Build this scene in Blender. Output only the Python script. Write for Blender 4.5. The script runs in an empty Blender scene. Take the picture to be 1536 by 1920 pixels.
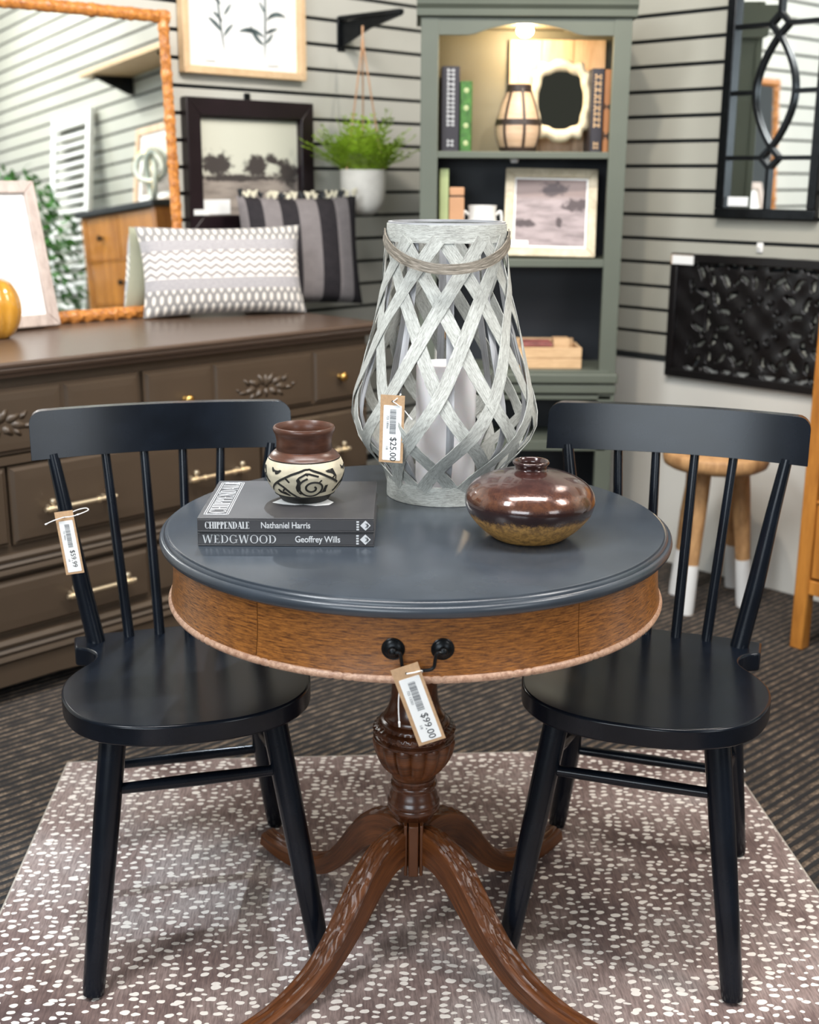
import bpy, math, random
from mathutils import Vector, Matrix
random.seed(7)
PI = math.pi
sc = bpy.context.scene
col = sc.collection

# ------------------------------------------------------------------ camera
FPX = 2316.0; PITCH = math.radians(15.2); ROLL = 0.006
CAM = Vector((-.013, -1.909, 1.272))
FW = Vector((0, math.cos(PITCH), -math.sin(PITCH)))
_r = Vector((1, 0, 0)); _u = Vector((0, math.sin(PITCH), math.cos(PITCH)))
RT = math.cos(ROLL)*_r + math.sin(ROLL)*_u
UP = -math.sin(ROLL)*_r + math.cos(ROLL)*_u
cd = bpy.data.cameras.new('camera'); cam = bpy.data.objects.new('camera', cd); col.objects.link(cam)
cd.sensor_fit = 'HORIZONTAL'; cd.sensor_width = 36; cd.lens = FPX/1536*36
cam.matrix_world = Matrix(((RT.x, UP.x, -FW.x, CAM.x), (RT.y, UP.y, -FW.y, CAM.y), (RT.z, UP.z, -FW.z, CAM.z), (0, 0, 0, 1)))
cd.clip_start = .05; cd.clip_end = 60
cd.dof.use_dof = True; cd.dof.focus_distance = 1.92; cd.dof.aperture_fstop = 5.0
sc.camera = cam

# ------------------------------------------------------------------ world, lights, exposure
w = bpy.data.worlds.new('world'); sc.world = w; w.use_nodes = True
bg = w.node_tree.nodes['Background']; bg.inputs[0].default_value = (.93, .97, 1.0, 1); bg.inputs[1].default_value = .11
vs = sc.view_settings; vs.view_transform = 'Standard'; vs.look = 'None'; vs.gamma = 1; vs.exposure = 0.45; vs.use_curve_mapping = False

def area(name, loc, target, size, power, color=(1, 1, 1), spread=180):
    l = bpy.data.lights.new(name, 'AREA'); l.energy = power; l.color = color; l.shape = 'RECTANGLE'; l.size, l.size_y = size
    l.spread = math.radians(spread)
    o = bpy.data.objects.new(name, l); col.objects.link(o); o.location = loc
    o.rotation_euler = (Vector(target)-Vector(loc)).to_track_quat('-Z', 'Y').to_euler(); return o
def spot(name, loc, target, power, angle, color=(1, .86, .68), radius=.04, blend=.6):
    l = bpy.data.lights.new(name, 'SPOT'); l.energy = power; l.color = color; l.spot_size = math.radians(angle); l.spot_blend = blend
    l.shadow_soft_size = radius
    o = bpy.data.objects.new(name, l); col.objects.link(o); o.location = loc
    o.rotation_euler = (Vector(target)-Vector(loc)).to_track_quat('-Z', 'Y').to_euler(); return o
area('ceiling_panel_light', (0, -.6, 3.3), (0, .2, 0), (2.0, .6), 72, (1, .97, .95))
area('ceiling_panel_light', (-1.9, -1.6, 3.2), (-.6, .6, .4), (.6, 1.2), 56, (.93, .97, 1))
area('ceiling_panel_light', (2.4, -.9, 3.2), (.6, 1.0, .4), (.6, 1.2), 50, (1, .96, .92))
area('shop_window_light', (-2.0, -5.6, 1.8), (0, 0, .8), (3.2, 1.5), 105, (.84, .93, 1))
area('shop_window_light', (3.4, -4.4, 1.8), (0, 0, .8), (1.6, 1.3), 30, (.9, .96, 1))
spot('track_spot', (.95, .55, 3.0), (-.62, 2.1, 1.45), 88, 66, (1, .90, .78))
spot('track_spot', (-.2, .35, 3.0), (-1.3, 1.3, 1.2), 62, 70, (1, .93, .84))
spot('track_spot', (.1, .5, 3.0), (1.25, 1.85, 1.3), 64, 64, (1, .88, .74))
spot('track_spot', (1.6, -.6, 3.0), (2.6, .4, 1.3), 120, 80, (1, .98, .95))
spot('track_spot', (-.42, 2.15, 2.95), (-.60, -.02, .45), 200, 21, (.80, .90, 1), .022, .5)
spot('track_spot', (1.3, 1.4, 3.0), (.15, -.1, .6), 45, 46, (1, .9, .8), .05)

# ------------------------------------------------------------------ frames of the two walls
cL, cR = 2.06, 2.134
NL = Vector((-.719, .695, 0)); NR = Vector((.719, .695, 0)); UL = Vector((.695, .719, 0)); UR = Vector((.695, -.719, 0))
CORNER = Vector(((cR-cL)/1.438, (cL+cR)/1.39, 0))
AL = math.atan2(.719, .695); AR = -AL
FLOOR = -.006
def ray(x, y): return FW*FPX + RT*(x-768) + UP*(960-y)
def on(x, y, n, d):
    r = ray(x, y); return CAM + r*((d-n.dot(CAM))/n.dot(r))
def LP(x, y, perp=0):                       # photograph point -> (x, z) on a plane parallel to the left wall
    P = on(x, y, NL, cL-perp); return ((P-CORNER).dot(UL), P.z)
def RP(x, y, perp=0):
    P = on(x, y, NR, cR-perp); return ((P-CORNER).dot(UR), P.z)
def YP(x, y, Y):
    P = on(x, y, Vector((0, 1, 0)), Y); return (P.x, P.z)
def left(x, perp=0, z=0): return CORNER + UL*x - NL*perp + Vector((0, 0, z))
def right(x, perp=0, z=0): return CORNER + UR*x - NR*perp + Vector((0, 0, z))

# ------------------------------------------------------------------ materials
class N:
    def __init__(s, name):
        s.m = bpy.data.materials.new(name); s.m.use_nodes = True; s.t = s.m.node_tree; s.b = s.t.nodes['Principled BSDF']
    def n(s, typ, ins=None, **kw):
        d = s.t.nodes.new(typ)
        for k, v in kw.items(): setattr(d, k, v)
        for k, v in (ins or {}).items():
            if isinstance(v, bpy.types.NodeSocket): s.t.links.new(v, d.inputs[k])
            else: d.inputs[k].default_value = v
        return d
    def math(s, op, a, b=0.0, c=0.0): return s.n('ShaderNodeMath', {0: a, 1: b, 2: c}, operation=op).outputs[0]
    def coord(s, kind='Object', scale=(1, 1, 1), rot=(0, 0, 0)):
        c = s.n('ShaderNodeTexCoord'); return s.n('ShaderNodeMapping', {0: c.outputs[kind], 3: scale, 2: rot}).outputs[0]
    def noise(s, vec, scale, detail=4, rough=.55, dist=0): return s.n('ShaderNodeTexNoise', {'Vector': vec, 'Scale': scale, 'Detail': detail, 'Roughness': rough, 'Distortion': dist}).outputs[0]
    def ramp(s, f, stops, interp='LINEAR'):
        r = s.n('ShaderNodeValToRGB', {0: f}); e = r.color_ramp; e.interpolation = interp
        while len(e.elements) < len(stops): e.elements.new(.5)
        for i, (p, c) in enumerate(stops):
            e.elements[i].position = p; e.elements[i].color = (*c, 1) if len(c) == 3 else c
        return r.outputs[0]
    def mix(s, f, a, b, blend='MIX'):
        d = s.n('ShaderNodeMix', data_type='RGBA', blend_type=blend)
        for i, v in ((0, f), (6, a), (7, b)):
            if isinstance(v, bpy.types.NodeSocket): s.t.links.new(v, d.inputs[i])
            else: d.inputs[i].default_value = (*v, 1) if isinstance(v, tuple) and len(v) == 3 else v
        return d.outputs[2]
    def set(s, **kw):
        for k, v in kw.items():
            i = s.b.inputs[{'color': 'Base Color', 'rough': 'Roughness', 'metal': 'Metallic', 'coat': 'Coat Weight', 'coatr': 'Coat Roughness', 'normal': 'Normal',
                            'emit': 'Emission Color', 'estr': 'Emission Strength', 'trans': 'Transmission Weight', 'spec': 'Specular IOR Level', 'sheen': 'Sheen Weight', 'ior': 'IOR', 'sss': 'Subsurface Weight'}[k]]
            if isinstance(v, bpy.types.NodeSocket): s.t.links.new(v, i)
            else: i.default_value = (*v, 1) if isinstance(v, tuple) and len(v) == 3 else v
        return s
    def bump(s, h, strength=.3, dist=.002):
        s.t.links.new(s.n('ShaderNodeBump', {'Strength': strength, 'Distance': dist, 'Height': h}).outputs[0], s.b.inputs['Normal']); return s
def plain(name, c, rough=.5, var=.12, scale=9, bump=0, bscale=60, **kw):
    a = N(name); v = a.coord(); f = a.noise(v, scale)
    lo = tuple(x*(1-var) for x in c); hi = tuple(min(1, x*(1+var)) for x in c)
    a.set(color=a.ramp(f, [(.3, lo), (.7, hi)]), rough=rough, **kw)
    if bump: a.bump(a.noise(v, bscale, 3), bump, .001)
    return a.m
def wood(name, dark, light, rough=.4, scale=(1, 1, 1), ns=14, coord='Object', bump=.15, coat=0.0, contrast=(.32, .68)):
    a = N(name); v = a.coord(coord, scale)
    f = a.noise(v, ns, 6, .65, .4); g = a.noise(v, ns*5, 3, .6)
    h = a.math('ADD', a.math('MULTIPLY', f, .7), a.math('MULTIPLY', g, .3))
    a.set(color=a.ramp(h, [(contrast[0], dark), (contrast[1], light)]), rough=rough, coat=coat, coatr=.2).bump(h, bump, .0015)
    return a.m

M = {}
M['slat'] = plain('painted_slatwall', (.52, .515, .465), .45, .05, 3)
M['slatR'] = plain('painted_slatwall_olive', (.40, .395, .34), .45, .06, 3)
M['groove'] = plain('groove_shadow_board', (.010, .013, .015), .8)
M['drywall'] = plain('off_white_panel', (.68, .67, .62), .6, .04, 2)
M['slate'] = plain('slate_blue_black_paint', (.036, .045, .057), .27, .14, 12, spec=.62)
M['black'] = plain('black_satin_lacquer', (.0045, .0065, .0105), .22, .3, 14, spec=.28)
M['iron'] = plain('black_iron', (.014, .016, .018), .34, .3, 40, metal=.75)
M['mahog'] = wood('mahogany_grain', (.050, .014, .005), (.40, .150, .030), .33, (14, 150, 1), 3.2, 'UV', .22, .25, (.38, .60))
M['mahog2'] = wood('dark_mahogany', (.028, .008, .004), (.11, .036, .013), .26, (3, 3, 1.2), 9, 'Object', .25, .3)
M['mahogleg'] = wood('leg_mahogany', (.024, .007, .003), (.20, .064, .017), .36, (2, 30, 1), 3, 'UV', .12, .0)
M['bead'] = wood('worn_pink_wood', (.26, .12, .07), (.70, .46, .32), .4, (30, 30, 30), 4)
M['brown'] = plain('taupe_brown_paint', (.058, .040, .026), .40, .07, 5)
M['browntop'] = wood('taupe_brown_top', (.075, .048, .034), (.115, .078, .057), .30, (1, 12, 12), 2, 'Object', .05, 0, (.2, .8))
M['brass'] = plain('brushed_pale_brass', (.92, .78, .56), .3, .06, 30, metal=.9)
M['gold'] = plain('antique_gold_knob', (.62, .38, .12), .28, .1, 30, metal=1)
M['sage'] = plain('sage_grey_paint', (.098, .112, .088), .5, .07, 4)
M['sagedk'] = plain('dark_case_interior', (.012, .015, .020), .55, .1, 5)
M['sageback'] = plain('bulb_lit_case_back', (.15, .14, .10), .5, .06, 4)  # sage paint lightened and warmed: the bulb's light is put into the colour
M['mirror'] = N('mirror_glass').set(color=(.86, .9, .89), metal=1.0, rough=.015).m
M['mirrordk'] = N('dark_reflection_glass').set(color=(.26, .26, .20), metal=1.0, rough=.04).m  # glass colour darkened to stand for the dim room it reflects
a = N('clear_glass').set(color=(1, 1, 1), rough=.02, trans=1.0, ior=1.45); M['glass'] = a.m
M['white'] = plain('white_paint', (.80, .80, .78), .5, .03)
M['paper'] = plain('white_paper', (.86, .87, .86), .6, .02)
M['kraft'] = plain('kraft_card', (.50, .32, .18), .75, .1, 200)
M['rugedge'] = plain('oatmeal_binding', (.42, .38, .33), .9)
M['ink'] = plain('black_print', (.02, .022, .025), .6, .1)
M['inkgrey'] = plain('grey_print', (.16, .17, .18), .6, .1)
M['foil'] = plain('silver_print', (.60, .61, .62), .45, .05)
M['thread'] = plain('white_thread', (.85, .84, .82), .7, .04)
M['jacket'] = plain('charcoal_book_jacket', (.045, .044, .047), .36, .08, 30)
M['wax'] = plain('white_candle_wax', (.84, .81, .82), .5, .02, 8, sss=.1)
M['ash'] = None
a = N('grey_washed_willow'); v = a.coord('UV', (75, 620, 1)); f = a.noise(v, 1.0, 4, .7, .8); g = a.noise(a.coord('UV', (16, 60, 1)), 1, 2)
h = a.math('ADD', a.math('MULTIPLY', f, .75), a.math('MULTIPLY', g, .25))
a.set(color=a.ramp(h, [(.28, (.09, .085, .075)), (.43, (.34, .345, .32)), (.63, (.60, .62, .58))]), rough=.6).bump(f, .3, .001); M['ash'] = a.m
a = N('smooth_grey_rib'); a.set(color=a.ramp(a.noise(a.coord('UV', (20, 200, 1)), 1, 3), [(.3, (.27, .27, .28)), (.7, (.44, .45, .47))]), rough=.5); M['rib'] = a.m
a = N('brown_grey_handle'); v = a.coord('UV', (40, 420, 1)); f = a.noise(v, 1.0, 4, .6, .5)
a.set(color=a.ramp(f, [(.3, (.07, .06, .048)), (.52, (.19, .165, .13)), (.7, (.38, .34, .29))]), rough=.6).bump(f, .3, .001); M['ashdk'] = a.m
M['terra'] = wood('burnished_terracotta', (.045, .018, .011), (.115, .046, .027), .33, (1, 1, 6), 14, 'Object', .12)
M['cream'] = plain('cream_slip_clay', (.56, .50, .37), .6, .14, 40, .25, 300)
M['carve'] = plain('carved_black_clay', (.012, .011, .009), .7, .3, 90)
# two tone glazed vase: shiny brown glaze above, matt ochre below
a = N('metallic_brown_glaze_over_ochre'); oc = a.n('ShaderNodeTexCoord').outputs['Object']; z = a.n('ShaderNodeSeparateXYZ', {0: oc}).outputs[2]
n1 = a.noise(oc, 22, 5, .7); n2 = a.noise(oc, 420, 3, .7); n3 = a.noise(oc, 30, 3, .6)
n4 = a.noise(oc, 130, 4, .75)
zz = a.math('ADD', z, a.math('ADD', a.math('MULTIPLY', n1, .014), a.math('ADD', a.math('MULTIPLY', n4, .012), a.math('MULTIPLY', n2, .012))))
mk = a.ramp(zz, [(.061, (0, 0, 0)), (.066, (1, 1, 1))])
zr = a.ramp(zz, [(.056, (.50, .27, .075)), (.063, (.035, .016, .012)), (.080, (.030, .012, .012)), (.088, (.15, .060, .030)), (.112, (.075, .030, .024)), (.135, (.040, .016, .015))])
cc = a.mix(a.ramp(n4, [(.40, (0, 0, 0)), (.60, (.75, .75, .75))]), zr, a.mix(.75, zr, (.035, .014, .012)))
a.set(color=cc, rough=a.math('ADD', a.math('MULTIPLY', mk, -.22), a.math('ADD', .36, a.math('MULTIPLY', n4, .10))), metal=a.math('MULTIPLY', mk, .25), coat=a.math('MULTIPLY', mk, .9), coatr=.06)
a.bump(a.math('ADD', n3, a.math('MULTIPLY', n4, .35)), .45, .002); M['glaze'] = a.m
# rug print
a = N('antelope_spot_rug'); oc = a.n('ShaderNodeTexCoord').outputs['Object']
wob = a.n('ShaderNodeTexNoise', {'Vector': oc, 'Scale': 38.0, 'Detail': 2.0}).outputs[1]
vv = a.n('ShaderNodeVectorMath', {0: oc, 1: a.n('ShaderNodeVectorMath', {0: wob, 'Scale': .014}, operation='SCALE').outputs[0]}, operation='ADD').outputs[0]
vm = a.n('ShaderNodeMapping', {0: vv, 3: (.72, 1.12, 1), 2: (0, 0, .12)}).outputs[0]
vo = a.n('ShaderNodeTexVoronoi', {'Vector': vm, 'Scale': 55.0, 'Randomness': .72}, voronoi_dimensions='2D')
rad = a.math('ADD', .185, a.math('MULTIPLY', a.n('ShaderNodeSeparateColor', {0: vo.outputs['Color']}).outputs[0], .17))
spt = a.ramp(a.math('SUBTRACT', rad, vo.outputs['Distance']), [(.0, (0, 0, 0)), (.035, (1, 1, 1))])
big = a.noise(oc, 1.9, 5, .6, .5); med = a.noise(oc, 7, 4, .6); fib = a.noise(a.n('ShaderNodeMapping', {0: oc, 3: (260, 26, 1)}).outputs[0], 1, 3, .7)
base = a.ramp(a.math('ADD', a.math('MULTIPLY', big, .75), a.math('MULTIPLY', med, .25)), [(.36, (.080, .052, .052)), (.44, (.18, .122, .110)), (.52, (.30, .225, .205)), (.62, (.40, .34, .32))])
base = a.mix(a.ramp(fib, [(.38, (1, 1, 1)), (.6, (0, 0, 0))]), base, a.mix(.5, base, (.04, .025, .025)))
fin = a.mix(spt, base, a.mix(a.math('MULTIPLY', fib, .35), (.82, .77, .71), (.5, .44, .4)))
a.set(color=fin, rough=.9).bump(fib, .25, .001); M['rug'] = a.m
# ribbed loop carpet
a = N('ribbed_brown_carpet'); oc = a.n('ShaderNodeTexCoord').outputs['Object']
rot = a.n('ShaderNodeMapping', {0: oc, 2: (0, 0, -math.radians(43))}).outputs[0]
sx = a.n('ShaderNodeSeparateXYZ', {0: rot})
wv = a.math('ADD', a.math('MULTIPLY', sx.outputs[1], 2*PI/.0225), a.math('MULTIPLY', a.noise(a.n('ShaderNodeMapping', {0: rot, 3: (5, 9, 1)}).outputs[0], 3, 2), 1.5))
st = a.math('MULTIPLY_ADD', a.math('SINE', wv), .5, .5)
dash = a.noise(a.n('ShaderNodeMapping', {0: rot, 3: (26, 44, 1)}).outputs[0], 1, 3, .7); lp = a.noise(a.n('ShaderNodeMapping', {0: rot, 3: (210, 130, 1)}).outputs[0], 1, 2)
c1 = a.ramp(dash, [(.36, (.038, .030, .025)), (.50, (.105, .077, .055)), (.64, (.23, .17, .12))])
c2 = a.mix(a.ramp(lp, [(.35, (1, 1, 1)), (.6, (0, 0, 0))]), c1, a.mix(.6, c1, (.015, .012, .012)))
a.set(color=a.mix(a.ramp(st, [(.38, (1, 1, 1)), (.62, (0, 0, 0))]), c2, (.014, .014, .015)), rough=.92).bump(a.math('ADD', st, a.math('MULTIPLY', lp, .4)), .7, .005); M['carpet'] = a.m
M['burl'] = wood('carved_orange_bamboo', (.20, .055, .010), (.66, .27, .06), .36, (18, 18, 18), 3, 'Object', .7, .2, (.35, .62))
M['driftwood'] = wood('whitewashed_wood', (.34, .27, .24), (.62, .53, .48), .6, (3, 3, 1), 9, 'Object', .2)
M['amber'] = wood('amber_glaze', (.36, .16, .015), (.62, .31, .04), .12, (1, 1, .3), 20, 'Object', .05, .6)
M['maple'] = wood('pale_maple', (.60, .40, .22), (.78, .57, .35), .5, (2, 2, 2), 6, 'Object', .05)
M['darkframe'] = plain('dark_burgundy_frame', (.012, .006, .008), .33, .3, 10)
M['chest'] = wood('honey_wood_chest', (.26, .085, .012), (.60, .25, .045), .4, (9, 9, 1.4), 2.2, 'Object', .1, .15)
M['stoolwood'] = wood('raw_teak', (.25, .12, .045), (.62, .36, .16), .6, (4, 4, 1), 8, 'Object', .3)
M['beige'] = wood('limed_wood_frame', (.42, .35, .23), (.70, .62, .46), .5, (3, 3, 3), 10, 'Object', .1)
M['plank'] = wood('light_live_edge_plank', (.45, .27, .15), (.80, .60, .42), .55, (9, 2, 1.2), 3, 'Object', .1)
M['crate'] = wood('pale_box_wood', (.50, .31, .16), (.74, .51, .29), .6, (2, 2, 12), 4, 'Object', .1)
M['terrac'] = plain('flower_pot_white', (.74, .72, .66), .55, .06, 30)
M['soil'] = plain('dark_soil', (.03, .022, .015), .9, .3, 80)
M['fern'] = plain('fern_green', (.30, .47, .03), .5, .4, 30)
M['ficus'] = plain('ficus_green', (.05, .20, .025), .32, .5, 14)
M['bark'] = plain('grey_brown_bark', (.12, .085, .055), .8, .3, 30, .4)
M['rope'] = plain('tan_leather_strap', (.55, .32, .18), .7, .12, 60)
M['rattan'] = wood('woven_tan_clay', (.46, .30, .18), (.66, .47, .32), .5, (1, 1, 5), 8, 'Object', .1)
M['darkband'] = plain('dark_brown_strap', (.03, .017, .012), .5, .2)
M['purple'] = plain('charcoal_mauve_book', (.022, .019, .026), .5, .1)
M['green'] = plain('leaf_green_book', (.045, .14, .022), .45, .5, 60)
M['palegreen'] = plain('pale_green_book', (.36, .42, .20), .5, .1)
M['tan'] = plain('tan_leather', (.50, .27, .14), .5, .1)
M['orange'] = plain('orange_brown_book', (.42, .18, .07), .5, .1)
M['porcelain'] = plain('white_porcelain', (.80, .80, .77), .2, .03, coat=.5)
M['redmag'] = plain('red_mauve_cover', (.30, .10, .09), .4, .8, 22)
M['wire'] = plain('aqua_white_ceramic', (.62, .68, .62), .3, .1)
M['knotgold'] = plain('brass_edge', (.55, .36, .12), .3, .1, metal=.9)
M['white2'] = plain('white_tag_plastic', (.85, .85, .83), .4, .02)
a = N('warm_lit_bulb').set(color=(1, .9, .7), emit=(1, .78, .48), estr=70.0); M['bulb'] = a.m
# sepia landscape prints
def landscape(name, sky, mid, dark, scale, horizon, blobs):
    a = N(name); g = a.n('ShaderNodeTexCoord').outputs['UV']; s_ = a.n('ShaderNodeSeparateXYZ', {0: g}); xv, yv = s_.outputs[0], s_.outputs[1]
    n = a.noise(a.n('ShaderNodeMapping', {0: g, 3: (scale*3, scale*4, 1)}).outputs[0], 1, 5, .65, .6); n2 = a.noise(a.n('ShaderNodeMapping', {0: g, 3: (scale, scale*4, 1)}).outputs[0], 1, 4, .6)
    t = None
    for cu, cv_, rx, ry in blobs:
        du = a.math('DIVIDE', a.math('SUBTRACT', xv, cu), rx); dv = a.math('DIVIDE', a.math('SUBTRACT', yv, cv_), ry)
        d = a.math('SUBTRACT', 1.0, a.math('SQRT', a.math('ADD', a.math('MULTIPLY', du, du), a.math('MULTIPLY', dv, dv))))
        t = d if t is None else a.math('MAXIMUM', t, d)
    t = a.math('ADD', a.math('MAXIMUM', t, -.6), a.math('MULTIPLY', a.math('SUBTRACT', n, .5), 2.2))
    base = a.mix(a.ramp(n2, [(.4, (0,)*3), (.62, (1,)*3)]), mid, a.mix(.5, mid, dark))
    base = a.mix(a.ramp(yv, [(horizon-.04, (0,)*3), (horizon+.05, (1,)*3)]), base, sky)
    a.set(color=a.mix(a.ramp(t, [(-.0, (0,)*3), (.35, (1,)*3)]), base, dark), rough=.45); return a.m
M['sepia'] = landscape('sepia_tree_landscape_print', (.62, .62, .52), (.36, .31, .27), (.060, .050, .047), 3.0, .40, [(.18, .52, .16, .15), (.56, .50, .13, .14), (.90, .44, .16, .16), (.72, .58, .08, .06), (.35, .38, .5, .04)])
M['barn'] = landscape('mauve_barn_photograph', (.20, .145, .135), (.33, .27, .275), (.035, .018, .022), 2.4, .72, [(.55, .86, .22, .12), (.9, .62, .25, .10), (.12, .34, .20, .07), (.62, .36, .05, .09)])
M['sketch'] = landscape('pale_blue_grey_sketch', (.80, .80, .82), (.68, .69, .74), (.42, .45, .52), 2.5, .5, [(.3, .4, .3, .3), (.7, .6, .2, .2)])
M['panelblack'] = plain('black_carved_wood', (.0045, .0035, .004), .38, .3, 20)
M['pinkart'] = landscape('pink_abstract_print', (.72, .6, .56), (.62, .40, .36), (.35, .16, .15), 3.0, .6, [(.5, .5, .2, .2)])
# cushions
a = N('woven_cream_grey_cushion'); uv = a.n('ShaderNodeTexCoord').outputs['UV']; s_ = a.n('ShaderNodeSeparateXYZ', {0: uv}); U, V = s_.outputs[0], s_.outputs[1]
tri = a.math('ABSOLUTE', a.math('SUBTRACT', a.math('FRACT', a.math('MULTIPLY', U, 15)), .5))
zig = a.math('MULTIPLY_ADD', a.math('SINE', a.math('MULTIPLY', a.math('ADD', a.math('MULTIPLY', V, 12.5), a.math('MULTIPLY', tri, 1.1)), 2*PI)), .5, .5)
zigc = a.ramp(zig, [(.30, (.28, .26, .26)), (.50, (.80, .75, .69))])
row = a.math('FLOOR', a.math('MULTIPLY', V, 9)); ph = a.math('MULTIPLY', a.math('MODULO', row, 2.0), .5)
ou = a.math('SUBTRACT', a.math('FRACT', a.math('ADD', a.math('MULTIPLY', U, 21), ph)), .5); ov = a.math('SUBTRACT', a.math('FRACT', a.math('MULTIPLY', V, 9)), .5)
od = a.math('ADD', a.math('MULTIPLY', a.math('MULTIPLY', ou, ou), 13.0), a.math('MULTIPLY', a.math('MULTIPLY', ov, ov), 3.0))
ovl = a.ramp(od, [(.45, (.80, .75, .68)), (.75, (.26, .25, .245))])
grey = a.ramp(a.noise(uv, 60, 3), [(.3, (.30, .29, .30)), (.7, (.42, .40, .41))])
selz = a.ramp(V, [(0, (0,)*3), (.395, (1,)*3), (.70, (0,)*3)], 'CONSTANT'); selo = a.ramp(V, [(0, (1,)*3), (.27, (0,)*3), (.83, (1,)*3)], 'CONSTANT')
cf = a.mix(selz, a.mix(selo, grey, ovl), zigc); a.set(color=cf, rough=.9, sheen=.2)
a.bump(a.n('ShaderNodeRGBToBW', {0: cf}).outputs[0], .7, .004); M['cush'] = a.m
M['cushback'] = plain('cream_cushion_back', (.66, .62, .48), .9, .05, 20)
a = N('black_grey_striped_cushion'); uv = a.n('ShaderNodeTexCoord').outputs['UV']; U = a.n('ShaderNodeSeparateXYZ', {0: uv}).outputs[0]
K, G_ = (.008, .006, .009), (.20, .18, .18)
stp = a.ramp(U, [(0, G_), (.05, K), (.17, G_), (.31, K), (.45, G_), (.62, K), (.77, G_), (.90, K)], 'CONSTANT')
nn = a.noise(uv, 14, 5, .7); a.set(color=a.mix(a.ramp(nn, [(.35, (0,)*3), (.7, (.5,)*3)]), stp, a.mix(.45, stp, (.05, .04, .045))), rough=.85, sheen=0).bump(nn, .3, .004); M['stripe'] = a.m

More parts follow.
